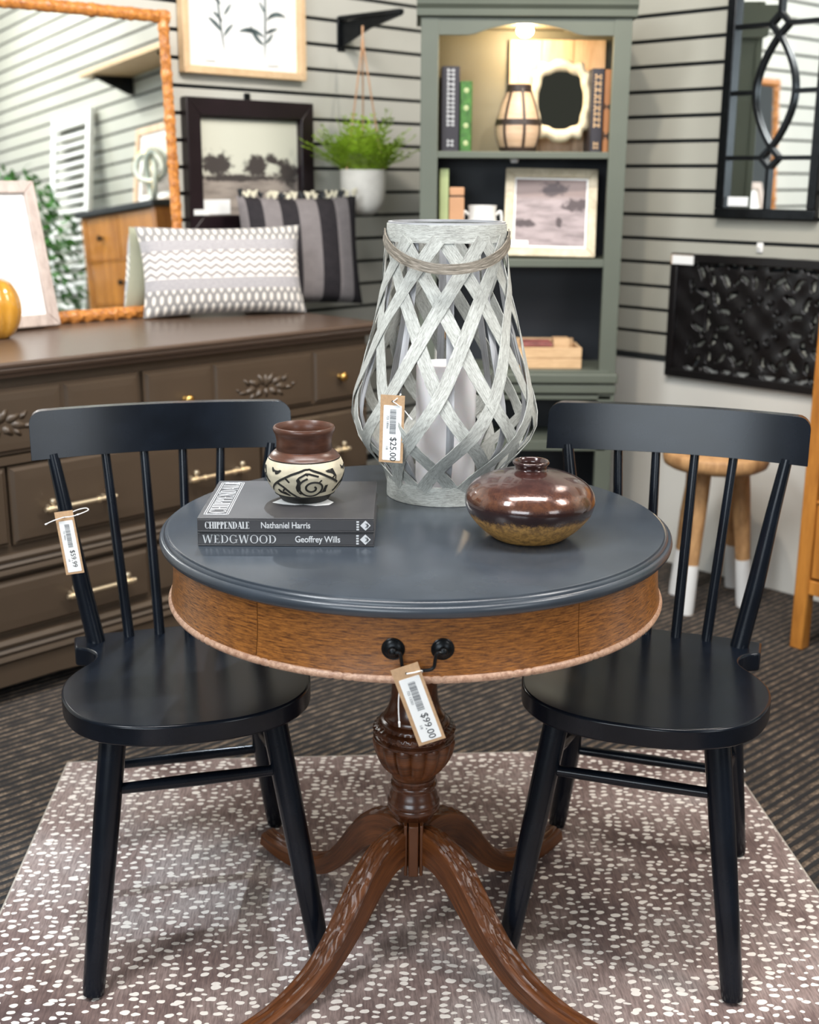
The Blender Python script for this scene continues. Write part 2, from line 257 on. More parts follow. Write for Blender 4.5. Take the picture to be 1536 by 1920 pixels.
# ------------------------------------------------------------------ mesh helpers
class G:
    def __init__(s): s.v = []; s.f = []; s.uv = []
    def face(s, idx, uv=None): s.f.append(tuple(idx)); s.uv.append(uv)
    def grid(s, P, cu=False, cv=False, uvf=None, flip=False):
        nu, nv = len(P), len(P[0]); b = len(s.v)
        for r_ in P: s.v += [tuple(p) for p in r_]
        for i in range(nu if cu else nu-1):
            for j in range(nv if cv else nv-1):
                i2, j2 = (i+1) % nu, (j+1) % nv
                q = [b+i*nv+j, b+i2*nv+j, b+i2*nv+j2, b+i*nv+j2]
                u = [uvf(i, j), uvf(i+1, j), uvf(i+1, j+1), uvf(i, j+1)] if uvf else None
                if flip: q.reverse(); u = u[::-1] if u else None
                s.face(q, u)
        return b
    def box(s, x0, x1, y0, y1, z0, z1, R=None):
        b = len(s.v); c = [(x, y, z) for x in (x0, x1) for y in (y0, y1) for z in (z0, z1)]
        s.v += [tuple(R @ Vector(p)) if R else p for p in c]
        for q in ((0, 1, 3, 2), (4, 6, 7, 5), (0, 4, 5, 1), (2, 3, 7, 6), (0, 2, 6, 4), (1, 5, 7, 3)): s.face([b+i for i in q])
        return s
    def prism(s, poly, z0, z1, R=None):                # poly counter-clockwise in xy
        b = len(s.v); n = len(poly)
        for z in (z0, z1): s.v += [tuple(R @ Vector((x, y, z))) if R else (x, y, z) for x, y in poly]
        s.face([b+n-1-i for i in range(n)]); s.face([b+n+i for i in range(n)])
        for i in range(n): j = (i+1) % n; s.face([b+i, b+j, b+n+j, b+n+i])
        return s
    def lathe(s, prof, n=48, c=(0, 0, 0), fr=None, a0=0, a1=2*PI):   # prof: [(r,z)] bottom->top outside
        full = abs(a1-a0-2*PI) < 1e-6; k = n if full else n+1
        L = [0]
        for i in range(1, len(prof)): L.append(L[-1]+math.dist(prof[i], prof[i-1]))
        P = []
        for i in range(k):
            a = a0+(a1-a0)*i/n
            P.append([(c[0]+(r if not fr else r*fr(a, z))*math.cos(a), c[1]+(r if not fr else r*fr(a, z))*math.sin(a), c[2]+z) for r, z in prof])
        R_ = max(p[0] for p in prof)
        s.grid(P, cu=full, uvf=lambda i, j: ((a0+(a1-a0)*i/n)*R_, L[j])); return s
    def tube(s, pts, rad, n=10, caps=True, uvs=1.0):
        pts = [Vector(p) for p in pts]; m = len(pts)
        if not isinstance(rad, (list, tuple)): rad = [rad]*m
        P = []; prev = None; L = [0]
        for i in range(1, m): L.append(L[-1]+(pts[i]-pts[i-1]).length)
        for i in range(m):
            t = (pts[min(i+1, m-1)]-pts[max(i-1, 0)]).normalized()
            if prev is None:
                ref = Vector((0, 0, 1)) if abs(t.z) < .9 else Vector((1, 0, 0)); prev = (ref-t*ref.dot(t)).normalized()
            prev = (prev-t*prev.dot(t)).normalized(); q = t.cross(prev)
            P.append([tuple(pts[i]+rad[i]*(math.cos(2*PI*k/n)*prev+math.sin(2*PI*k/n)*q)) for k in range(n)])
        b = s.grid(P, cv=True, flip=True, uvf=lambda i, j: (L[min(i, m-1)], 2*PI*j/n*rad[0]))
        if caps: s.face([b+k for k in range(n)]); s.face([b+(m-1)*n+n-1-k for k in range(n)])
        return s
    def sweep(s, pts, sec, side, caps=True, taper=None):   # sec: 2D closed section (side, normal); side: fixed side vector
        pts = [Vector(p) for p in pts]; m = len(pts); P = []; L = [0]; k = len(sec) if not callable(sec) else len(sec(0))
        for i in range(1, m): L.append(L[-1]+(pts[i]-pts[i-1]).length)
        for i in range(m):
            t = (pts[min(i+1, m-1)]-pts[max(i-1, 0)]).normalized(); sd = Vector(side) if not callable(side) else side(i); sd = (sd-t*sd.dot(t)).normalized(); nn_ = sd.cross(t)
            ss = sec(i/(m-1)) if callable(sec) else sec; tp = taper(i/(m-1)) if taper else 1
            P.append([tuple(pts[i]+sd*x*tp+nn_*y*tp) for x, y in ss])
        d = [0]; s0 = sec(0) if callable(sec) else sec
        for i in range(k): d.append(d[-1]+math.dist(s0[i], s0[(i+1) % k]))
        b = s.grid(P, cv=True, uvf=lambda i, j: (L[min(i, m-1)], d[j]))
        if caps: s.face([b+i for i in range(k)][::-1]); s.face([b+(m-1)*k+i for i in range(k)])
        return s
    def ribbon(s, pts, nrm, wid, th):
        """flat strip following pts, with per point outward normals"""
        pts = [Vector(p) for p in pts]; m = len(pts); P = []; L = [0]
        for i in range(1, m): L.append(L[-1]+(pts[i]-pts[i-1]).length)
        for i in range(m):
            t = (pts[min(i+1, m-1)]-pts[max(i-1, 0)]).normalized(); n_ = Vector(nrm[i]); n_ = (n_-t*n_.dot(t)).normalized(); q = t.cross(n_)
            P.append([tuple(pts[i]+q*a_*wid/2+n_*b_*th) for a_, b_ in ((-1, 0), (1, 0), (1, 1), (-1, 1))])
        vs_ = (0, wid, wid+th, 2*wid+th, 2*wid+2*th)
        b = s.grid(P, cv=True, uvf=lambda i, j: (L[min(i, m-1)], vs_[j]))
        s.face([b+3, b+2, b+1, b]); s.face([b+(m-1)*4+i for i in range(4)]); return s
def build(name, g, mat, parent=None, smooth=True, bevel=0, seg=2, ang=32, loc=None):
    me = bpy.data.meshes.new(name); me.from_pydata(g.v, [], g.f)
    if any(g.uv):
        ul = me.uv_layers.new(name='UVMap'); k = 0
        for f, u in zip(g.f, g.uv):
            for i in range(len(f)): ul.data[k+i].uv = u[i] if u else (0, 0)
            k += len(f)
    me.materials.append(M[mat] if isinstance(mat, str) else mat); me.update()
    if smooth:
        me.polygons.foreach_set('use_smooth', [True]*len(me.polygons)); me.set_sharp_from_angle(angle=math.radians(ang))
    o = bpy.data.objects.new(name, me); col.objects.link(o)
    if parent: o.parent = parent
    if loc: o.location = loc
    if bevel:
        b = o.modifiers.new('bevel', 'BEVEL'); b.width = bevel; b.segments = seg; b.limit_method = 'ANGLE'; b.angle_limit = math.radians(40); b.harden_normals = False
    return o
def tag(o, label=None, cat=None, group=None, kind=None):
    if label: o['label'] = label
    if cat: o['category'] = cat
    if group: o['group'] = group
    if kind: o['kind'] = kind
    return o
def thing(name, label, cat, loc=(0, 0, 0), rz=0, group=None, rot=None):
    o = bpy.data.objects.new(name, None); col.objects.link(o); o.empty_display_size = .05; o.location = loc
    o.rotation_euler = rot if rot else (0, 0, rz); return tag(o, label, cat, group)
def box(name, dims, mat, parent=None, bevel=.002, **kw): return build(name, G().box(*dims), mat, parent, bevel=bevel, **kw)
def textmesh(name, s, size, mat, parent, Mx, bold=0.0, ext=.0002, align='LEFT', spacing=1.0):
    cu = bpy.data.curves.new(name, 'FONT'); cu.body = s; cu.size = size; cu.offset = bold; cu.extrude = ext; cu.align_x = align; cu.space_character = spacing; cu.resolution_u = 3
    t = bpy.data.objects.new(name, cu); me = bpy.data.meshes.new_from_object(t); bpy.data.objects.remove(t); me.transform(Mx); me.name = name
    me.materials.clear(); me.materials.append(M[mat]); o = bpy.data.objects.new(name, me); col.objects.link(o); o.parent = parent; return o
def rrect(x0, x1, y0, y1, r, n=5):
    p = []
    for cx, cy, a in ((x1-r, y1-r, 0), (x0+r, y1-r, PI/2), (x0+r, y0+r, PI), (x1-r, y0+r, 1.5*PI)):
        p += [(cx+r*math.cos(a+PI/2*i/n), cy+r*math.sin(a+PI/2*i/n)) for i in range(n+1)]
    return p
def interp(tab, x):
    if x <= tab[0][0]: return tab[0][1]
    for (a0, b0), (a1, b1) in zip(tab, tab[1:]):
        if x <= a1: t = (x-a0)/(a1-a0); return b0+(b1-b0)*t
    return tab[-1][1]
def smooth_pts(pts, k=6):
    P = [Vector(p) for p in pts]; out = []
    for i in range(len(P)-1):
        p0, p1, p2, p3 = P[max(i-1, 0)], P[i], P[i+1], P[min(i+2, len(P)-1)]
        for j in range(k):
            t = j/k; out.append(.5*((2*p1)+(p2-p0)*t+(2*p0-5*p1+4*p2-p3)*t*t+(3*p1-p0-3*p2+p3)*t**3))
    out.append(P[-1]); return out
STAND = Matrix(((1, 0, 0, 0), (0, 0, -1, 0), (0, 1, 0, 0), (0, 0, 0, 1)))   # xy drawing -> stands in xz, facing -y
def T(x, y, z): return Matrix.Translation((x, y, z))

# ------------------------------------------------------------------ setting
tag(box('floor', (-7, 7, -6, 6, FLOOR-.05, FLOOR), 'carpet', bevel=0), kind='structure')
def slatwall(name, ang, x0, x1, pitch, z0, zlo, zhi, mat):
    r = bpy.data.objects.new(name, None); col.objects.link(r); r.location = CORNER; r.rotation_euler = (0, 0, ang); r['kind'] = 'structure'
    box('backing_board', (x0, x1, .012, .05, FLOOR, zhi), 'groove', r, bevel=0)
    gz = z0-math.ceil((z0-zlo)/pitch)*pitch; proto = None
    if gz < zlo-1e-6: gz += pitch
    me = None; z = gz
    while z+pitch <= zhi:
        g = G().box(x0, x1, 0, .012, .0058, pitch-.0058)
        if me is None: s_ = build('slat', g, mat, r, bevel=.0012); me = s_.data; md = s_
        else: s_ = md.copy(); col.objects.link(s_); s_.parent = r
        s_.location = (0, 0, z); z += pitch
    return r, gz
wl_, _ = slatwall('wall_left', AL, -4.6, -.0, .0824, LP(787, 360)[1], .2, 3.0, 'slat')
box('lower_panel', (-4.6, 0, -.0, .012, FLOOR, .2), 'slat', wl_)
wr_, gzr = slatwall('wall_right', AR, .0, 5.6, .0768, RP(1338, 359)[1], .62, 3.0, 'slatR')
box('lower_panel', (0, 5.6, -.004, .012, FLOOR, gzr-.012), 'drywall', wr_)
box('panel_cap', (0, 5.6, -.008, .012, gzr-.012, gzr+.004), 'groove', wr_, bevel=.001)

# ------------------------------------------------------------------ rug
rg = build('area_rug', G().prism(rrect(-.76, .728, -2.2, .62, .012), FLOOR, 0), 'rug', bevel=.0015)
tag(rg, 'mauve brown antelope spot area rug under the round table and both black chairs', 'rug'); rg.rotation_euler = (0, 0, math.radians(3.6)); rg.location = (.022, .045, 0)
for e in ((-.7625, -.7585, -2.2, .62), (.7265, .7305, -2.2, .62), (-.76, .728, .6185, .6225)): build('rug_edge', G().box(*e, -.005, .0), 'rugedge', rg, bevel=.001)
build('rug_label', G().box(.731, .749, .50, .545, -.003, 0), 'white2', rg, bevel=.001)['label'] = 'white corner label on the right rug edge'

# ------------------------------------------------------------------ round drum table
tb = thing('drum_table', 'round drum table with slate painted top, wooden apron drawer and carved pedestal', 'table')
build('tabletop', G().lathe([(0, .716), (.398, .716), (.404, .718), (.4075, .722), (.4085, .727), (.4075, .7325), (.4045, .735), (.4015, .7345), (.4012, .7375), (.3985, .7395), (.3955, .7385), (.395, .7412), (.3925, .742), (0, .742)], 128), 'slate', tb, ang=50)
AP = [(.372, .630), (.3945, .630), (.3930, .640), (.3905, .655), (.3890, .675), (.3885, .7165), (.372, .7165)]
def sector(name, a0, a1, parent, mat='mahog'):
    g = G(); n = max(6, int((a1-a0)/.05)); P = []
    for i in range(n+1):
        a = math.radians(a0)+(math.radians(a1-a0))*i/n; P.append([(r*math.cos(a), r*math.sin(a), z) for r, z in AP])
    b = g.grid(P, cv=True, uvf=lambda i, j: (.39*(math.radians(a0)+math.radians(a1-a0)*i/n), AP[j % len(AP)][1]))
    k = len(AP); g.face([b+i for i in range(k)][::-1]); g.face([b+n*k+i for i in range(k)])
    return build(name, g, mat, parent, ang=30)
SA, SB = -124.2, -54.8
dr = sector('drawer', SA, SB, tb)
for a0, a1 in ((SB+.18, -10), (-9.8, 35), (35.2, 90), (90.2, 145), (145.2, 189.8), (190, 360+SA-.18)): sector('apron_panel', a0, a1, tb)
g = G(); P = []; nb = 720
for i in range(nb):
    a = 2*PI*i/nb; k = (i % 72); nt = .80 if k in (3, 7, 11, 42, 46) else 1.0
    P.append([((.3925+.0060*nt*math.cos(t))*math.cos(a), (.3925+.0060*nt*math.cos(t))*math.sin(a), .6290+.0060*nt*math.sin(t)) for t in [2*PI*q/8 for q in range(8)]])
g.grid(P, cu=True, cv=True); build('notched_bead', g, 'bead', tb, ang=60)
build('underside', G().lathe([(0, .634), (.374, .634), (.374, .642), (0, .642)], 64), 'mahog2', tb)
# drawer pull
def rosette(x):
    a = math.asin(x/.392); nx, ny = math.sin(a), -math.cos(a)
    g = G(); g.lathe([(0, 0), (.0152, 0), (.0158, .0012), (.0146, .0024), (.0132, .0022), (.0128, .0030), (.009, .0052), (.006, .0062), (.0055, .0075), (.0058, .011), (.0045, .014), (.002, .0152), (0, .0155)], 32)
    q = Vector((nx, ny, 0)).to_track_quat('Z', 'Y').to_matrix().to_4x4(); R_ = T(.3885*nx, .3885*ny, .6705) @ q
    g.v = [tuple(R_ @ Vector(p)) for p in g.v]; return build('rosette', g, 'iron', dr, ang=50)
rosette(-.031); rosette(.0355)
bail = [(-.027, -.4025, .6705), (-.0235, -.4035, .6715), (-.021, -.403, .668), (-.0195, -.403, .660), (-.018, -.4035, .6515), (-.012, -.404, .6478), (.004, -.4045, .6468), (.018, -.404, .6478), (.0235, -.4035, .652), (.025, -.403, .661), (.0265, -.403, .668), (.029, -.403, .6715), (.0325, -.402, .6705)]
build('bail', G().tube(smooth_pts(bail, 5), .0025, 8), 'iron', dr)
# pedestal
build('column_neck', G().lathe([(0, .634), (.09, .634), (.075, .615), (.052, .59), (.043, .55), (.039, .50), (.0385, .455), (.0395, .436), (.043, .420), (.048, .409), (.051, .405), (0, .404)][::-1], 48), 'mahog2', tb)
rop = lambda a, z: 1+(.035*abs(math.sin(a*18+z*300)) if .372 < z < .388 else 0)
build('urn_collar', G().lathe([(0, .358), (.064, .358), (.0685, .362), (.0695, .3665), (.066, .3705), (.0635, .3715), (.0665, .3735), (.0685, .379), (.0665, .3845), (.0625, .3865), (.0595, .3875), (.0605, .3905), (.0590, .3945), (.0545, .397), (.0525, .3985), (.0525, .402), (.050, .406), (0, .407)], 180, fr=rop), 'mahog2', tb, ang=50)
def flute(a, z):
    t = (a*15/(2*PI)) % 1; e = min(1, max(0, (z-.300)/.012))*min(1, max(0, (.368-z)/.006)); return 1-.15*e*(1-max(0, math.sin(PI*t))**.5)
build('carved_urn', G().lathe([(0, .292), (.038, .293), (.041, .300)]+[(interp([(.300, .041), (.306, .048), (.314, .0555), (.325, .0620), (.338, .0675), (.352, .0705), (.360, .0705), (.372, .064)], .300+.072*i/22), .300+.072*i/22) for i in range(1, 23)]+[(0, .372)], 192, fr=flute), 'mahogleg', tb, ang=60)
build('turned_collar', G().lathe([(0, .215), (.034, .216), (.037, .224), (.0435, .231), (.0455, .236), (.0435, .2405), (.0455, .2445), (.0455, .249), (.0435, .252), (.0425, .256), (.041, .262), (.038, .269), (.0375, .273), (.0395, .2755), (.0395, .279), (.036, .282), (.0365, .2855), (.0385, .288), (.038, .292), (.0, .2955)], 48), 'mahog2', tb, ang=50)
g = G(); g.prism([(.0195*math.cos(a)*1.0, .0195*math.sin(a)) for a in [PI/8+PI/4*i for i in range(8)]], .122, .222); build('centre_block', g, 'mahog2', tb, bevel=.0015)
g = G().box(-.0085, .0085, -.049, -.014, .124, .219).box(-.0165, -.0105, -.046, -.014, .124, .219).box(.0105, .0165, -.046, -.014, .124, .219); build('centre_block_fillet', g, 'mahogleg', tb, bevel=.002)
LEGP = [(.022, .168), (.045, .176), (.078, .170), (.108, .150), (.135, .121), (.162, .090), (.193, .059), (.228, .036), (.27, .022), (.315, .0165), (.36, .0195), (.398, .028)]
def legsec(t):
    h = interp([(0, .062), (.12, .060), (.3, .050), (.55, .036), (.8, .030), (1, .026)], t); wd = interp([(0, .034), (.2, .040), (.4, .043), (.75, .036), (1, .034)], t)
    pts = []; pts += [(-wd/2, -h/2), (wd/2, -h/2), (wd/2, h/2-.006)]
    m = 15; cv = 1 if t < .58 else .25
    for i in range(m+1):
        x = wd/2-wd*i/m; e = 1-abs(2*x/wd)**3
        rid = .0016*cv*math.sin(i*2.1+3*math.sin(t*38+abs(x)*160)) if 0 < i < m else 0
        if cv < 1: rid += -.0022*(1 if abs(abs(x)-wd*.22) < wd*.06 else 0)
        pts.append((x, h/2-.005+.005*e+rid))
    pts.append((-wd/2, h/2-.006)); return pts
legs = []
for a, rs in ((-49, 1.13), (44.5, 1.0), (138, .97), (231.5, 1.13)):
    c_, s_ = math.cos(math.radians(a)), math.sin(math.radians(a))
    pp = [(r*(1+(rs-1)*min(1, r/.2))*c_, r*(1+(rs-1)*min(1, r/.2))*s_, z) for r, z in [(q.x, q.y) for q in smooth_pts([(r, z, 0) for r, z in LEGP], 6)]]
    build('sabre_leg', G().sweep(pp, legsec, (s_, -c_, 0)), 'mahogleg', tb, ang=40)

tb.scale = (.991, .991, 1); tb.location = (-.003, 0, 0)

# ------------------------------------------------------------------ chairs
def chair(label, loc, rz, inner, outer):
    t = thing('spindle_chair', label, 'chair', loc, rz, 'black spindle-back chairs at the round table')
    half = [(0, -.236), (.05, -.234), (.10, -.222), (.148, -.196), (.183, -.155), (.200, -.105), (.205, -.055), (.198, -.01), (.180, .028), (.158, .058), (.146, .082), (.147, .108), (.160, .128), (.176, .138), (.180, .142), (.180, .196), (.120, .204), (0, .207)]
    hp = [(p.x, p.y) for p in smooth_pts([(x, y, 0) for x, y in half[:14]], 3)]+half[14:]
    poly = [(-x, y) for x, y in hp[1:-1]][::-1]+hp
    # seat with saddle
    build('seat', G().prism(poly, .420, .455), 'black', t, bevel=.004, seg=3, ang=40)
    # crest rail
    g = G(); us = [-1, -.998, -.99, -.975, -.955, -.93, -.9]+[-.85+1.7*q/20 for q in range(21)]+[.9, .93, .955, .975, .99, .998, 1]; n = len(us)-1; P = []
    for i in range(n+1):
        u = us[i]; x = .231*u; yb = .236-.032*u*u; rr = .022; ed = max(0, (abs(u)-(1-rr/.231))*.231); cut = rr-math.sqrt(max(0, rr*rr-ed*ed)) if ed > 0 else 0
        z0, z1 = .788, .872-cut; lean = .16
        P.append([(x, yb-.010, z0), (x, yb+.012, z0), (x, yb+.012+lean*(z1-z0), z1), (x, yb-.010+lean*(z1-z0), z1)])
    b = g.grid(P, cv=True, flip=False); g.face([b+i for i in range(4)][::-1]); g.face([b+n*4+i for i in range(4)])
    build('crest_rail', g, 'black', t, bevel=.0035, seg=3, ang=35)
    for s in (-1, 1):
        build('back_post', G().tube([(s*.141, .166, .45), (s*.160, .185, .56), (s*.180, .200, .70), (s*.195, .212, .795)], [.0165, .0158, .0125, .0105], 14), 'black', t)
    for xb, xt in ((-.082, -.104), (-.027, -.035), (.027, .035), (.082, .104)):
        yt = .238-.032*(xt/.231)**2
        build('spindle', G().tube([(xb, .176, .45), ((xb+xt)/2, (.176+yt)/2, .62), (xt, yt, .795)], [.0098, .0092, .0080], 12), 'black', t)
    F = {}
    for sx in (-1, 1):
        for sy in (-1, 1):
            top = Vector((sx*(.126 if sy < 0 or sx == inner else outer-.040), -.145 if sy < 0 else .128, .43)); bot = Vector((sx*(.186 if sy < 0 else .189 if sx == inner else outer), sy*.232, .004)); F[sx, sy] = (top, bot)
            d = (bot-top).normalized()
            build('leg', G().tube([top, top.lerp(bot, .35), top.lerp(bot, .97), bot], [.0215, .0212, .0178, .0165], 16), 'black', t)
    def at(k, z): a_, b_ = F[k]; u = (a_.z-z)/(a_.z-b_.z); return a_.lerp(b_, u)
    for A, B, z in (((-1, -1), (1, -1), .325), ((-1, 1), (1, 1), .195), ((-1, -1), (-1, 1), .28), ((1, -1), (1, 1), .28)):
        p, q = at(A, z if A[1] == B[1] else .345), at(B, z if A[1] == B[1] else .235)
        build('stretcher', G().tube([p, p.lerp(q, .5), q], [.0085, .0105, .0085], 12), 'black', t)
    return t
chL = chair('black spindle-back chair with a price tag on its post, left of the table', (-.3995, .073, 0), math.radians(15.8), 1, .146)
chR = chair('black spindle-back chair without a tag, right of the table', (.401, .073, 0), math.radians(-17.6), -1, .166)

# ------------------------------------------------------------------ price tags
def barcode(g, x0, y0, w_, h_, seed):
    rn = random.Random(seed); y = 0
    while y < h_:
        b = rn.choice([.0005, .0008, .0012]); gp = rn.choice([.0004, .0006, .0009])
        if y+b > h_: break
        g.box(x0, x0+w_, y0-y-b, y0-y, .0009, .00105); y += b+gp
def price_tag(label, origin, tilt, yaw, W, H, price, code, seed, strings, pitch=0.0):
    """local xy drawing of the card, top centre at the origin, hanging along -y, stood upright facing -Y"""
    t = thing('price_tag', label, 'price tag', origin, 0, 'kraft price tags'); t.matrix_world = Matrix.Translation(origin) @ Matrix.Rotation(yaw, 4, 'Z') @ Matrix.Rotation(pitch, 4, 'X') @ STAND @ Matrix.Rotation(tilt, 4, 'Z')
    build('kraft_card', G().prism([(-W/2, -H), (W/2, -H), (W/2, 0), (-W/2, 0)], 0, .0006), 'kraft', t, bevel=0)['label'] = 'brown kraft card'
    stk = build('sticker', G().prism(rrect(-W*.36, W*.39, -H*.965, -H*.15, .0015), .0006, .0009), 'paper', t)
    g = G(); barcode(g, -W*.09, -H*.21, W*.26, H*.37, seed); build('barcode', g, 'inkgrey', stk, smooth=False)
    R90 = Matrix.Rotation(-PI/2, 4, 'Z')
    textmesh('price', price, W*.37, 'ink', stk, T(-W*.04, -H*.615, .0009) @ R90, .0)
    textmesh('small_print', code, W*.13, 'inkgrey', stk, T(-W*.22, -H*.30, .0009) @ R90)
    textmesh('small_print', '1/8', W*.13, 'inkgrey', stk, T(-W*.22, -H*.75, .0009) @ R90)
    build('punch_hole', G().lathe([(0, .0006), (.0016, .0006), (.0016, .0009), (0, .0009)], 12, c=(0, -H*.09, 0)), 'carve', t)
    if strings:
        inv = t.matrix_world.inverted(); g = G()
        for s_ in strings:
            g.tube(smooth_pts([inv @ Vector(p) for p in s_], 4), .0009, 6)
            if len(s_) > 1: e = inv @ Vector(s_[-1]); d = e-inv @ Vector(s_[-2]); g.tube([e-d*.25, e], [.0017, .0013], 6)
        build('string', g, 'thread', t)
    return t
# on the drawer pull
price_tag('tilted kraft price tag reading $99.00 on the drawer pull', Vector((-.019, -.4095, .6565)), math.radians(19.5), 0, .0375, .114, '$99.00', '725 13203', 3,
    [[(-.0155, -.4115, .6465), (-.004, -.413, .6495), (.004, -.4075, .6495), (.004, -.402, .6440), (-.002, -.4075, .642), (-.0155, -.4085, .6455)], [(-.0155, -.4085, .646), (-.024, -.4085, .625), (-.026, -.4085, .600), (-.0245, -.4085, .570)]])
price_tag('kraft price tag reading $59.99 on the left chair post', Vector((-.6135, .158, .708)), math.radians(6.5), math.radians(8), .0315, .115, '$59.99', '725 18066', 5,
    [[(-.613, .155, .698), (-.598, .150, .701), (-.585, .152, .7045)], [(-.613, .155, .698), (-.63, .150, .693), (-.6435, .146, .687)], [(-.585, .152, .7045), (-.575, .175, .7055), (-.585, .195, .704), (-.60, .185, .702), (-.613, .162, .698)]])
price_tag('kraft price tag reading $25.00 on the woven lantern', Vector((-.0405, .0365, .936)), math.radians(-1.8), math.radians(-8), .039, .110, '$25.00', '725 18066', 9,
    [[(-.0405, .0345, .926), (-.033, .0335, .921), (-.022, .036, .911), (-.010, .033, .897)], [(-.0405, .0345, .926), (-.036, .034, .929), (-.030, .038, .934), (-.028, .046, .936)]])

# ------------------------------------------------------------------ books on the table
def serif(g, s, x, y, h, wd=1.0, thk=.17, thn=.06, z0=0, z1=.0003, R=None, gap=.08):
    """upper-case serif letters drawn as solid strokes; x runs right, height h"""
    def pt(px, py): return (x+px*h*wd, y+py*h)
    def poly(p):
        pp = [pt(*q) for q in p]; ar = sum(pp[i][0]*pp[(i+1) % len(pp)][1]-pp[(i+1) % len(pp)][0]*pp[i][1] for i in range(len(pp)))
        g.prism(pp if ar > 0 else pp[::-1], z0, z1, R)
    def stem(cx, w_, y0=0, y1=1, ser=.10):
        poly([(cx-w_/2, y0), (cx+w_/2, y0), (cx+w_/2, y1), (cx-w_/2, y1)])
        for yy in (y0, y1):
            if ser and yy in (0, 1): a_ = 0 if yy == 0 else 1-.05; poly([(cx-w_/2-ser, a_), (cx+w_/2+ser, a_), (cx+w_/2+ser, a_+.05), (cx-w_/2-ser, a_+.05)])
    def diag(x0, y0, x1, y1, w_): poly([(x0-w_/2, y0), (x0+w_/2, y0), (x1+w_/2, y1), (x1-w_/2, y1)])
    def bar(x0, x1, yc, th=thn): poly([(x0, yc-th/2), (x1, yc-th/2), (x1, yc+th/2), (x0, yc+th/2)])
    def arc(cx, cy, rx, ry, a0, a1, tk=thk, tn=thn, n=14):
        P_ = []
        for i in range(n+1):
            a_ = math.radians(a0+(a1-a0)*i/n); k = abs(math.cos(a_)); w_ = tn+(tk-tn)*k*k
            P_.append(((cx+rx*math.cos(a_), cy+ry*math.sin(a_)), (cx+(rx-w_)*math.cos(a_), cy+(ry-tn-(w_-tn)*.15)*math.sin(a_))))
        for (o0, i0), (o1, i1) in zip(P_, P_[1:]): poly([o0, o1, i1, i0])
    adv = 0
    for ch in s:
        if ch == ' ': x += .35*h*wd; continue
        if ch == 'C': arc(.40, .5, .38, .5, 42, 318); poly([(.66, .72), (.70, .72), (.70, .98), (.66, .98)]); aw = .74
        elif ch == 'G': arc(.40, .5, .38, .5, 42, 330); stem(.68, thk*.8, 0.08, .42, 0); bar(.54, .82, .42, .05); poly([(.66, .72), (.70, .72), (.70, .98), (.66, .98)]); aw = .86
        elif ch == 'O': arc(.42, .5, .40, .5, 0, 360, n=24); aw = .86
        elif ch == 'D': stem(.17, thk); arc(.22, .5, .52, .5, -90, 90); bar(.17, .26, .97); bar(.17, .26, .03); aw = .80
        elif ch == 'H': stem(.17, thk); stem(.67, thk); bar(.17, .67, .5); aw = .86
        elif ch == 'I': stem(.17, thk); aw = .36
        elif ch == 'P': stem(.17, thk); arc(.24, .74, .34, .26, -90, 90); bar(.17, .28, .97); bar(.17, .28, .51); aw = .63
        elif ch == 'E': stem(.17, thk, ser=.08); bar(.17, .56, .97); bar(.17, .46, .5); bar(.17, .58, .03); poly([(.52, .8), (.56, .8), (.56, 1), (.52, 1)]); poly([(.54, 0), (.58, 0), (.58, .22), (.54, .22)]); aw = .64
        elif ch == 'N': stem(.13, thn); stem(.65, thn); diag(.66, 0, .16, 1, thk*1.1); aw = .78
        elif ch == 'A': diag(.08, 0, .36, 1, thn); diag(.66, 0, .38, 1, thk*1.05); bar(.18, .56, .33, thn); bar(0, .18, .025, .05); bar(.52, .78, .025, .05); aw = .78
        elif ch == 'L': stem(.17, thk, ser=.08); bar(.17, .56, .03); poly([(.52, 0), (.56, 0), (.56, .24), (.52, .24)]); aw = .60
        elif ch == 'W': diag(.30, 0, .10, 1, thk); diag(.32, 0, .52, 1, thn); diag(.74, 0, .54, 1, thk); diag(.76, 0, .94, 1, thn); bar(0, .22, .975, .05); bar(.84, 1.04, .975, .05); aw = 1.06
        else: aw = .5
        x += (aw+gap)*h*wd
    return x
BKL = -.326; BKR = -.066
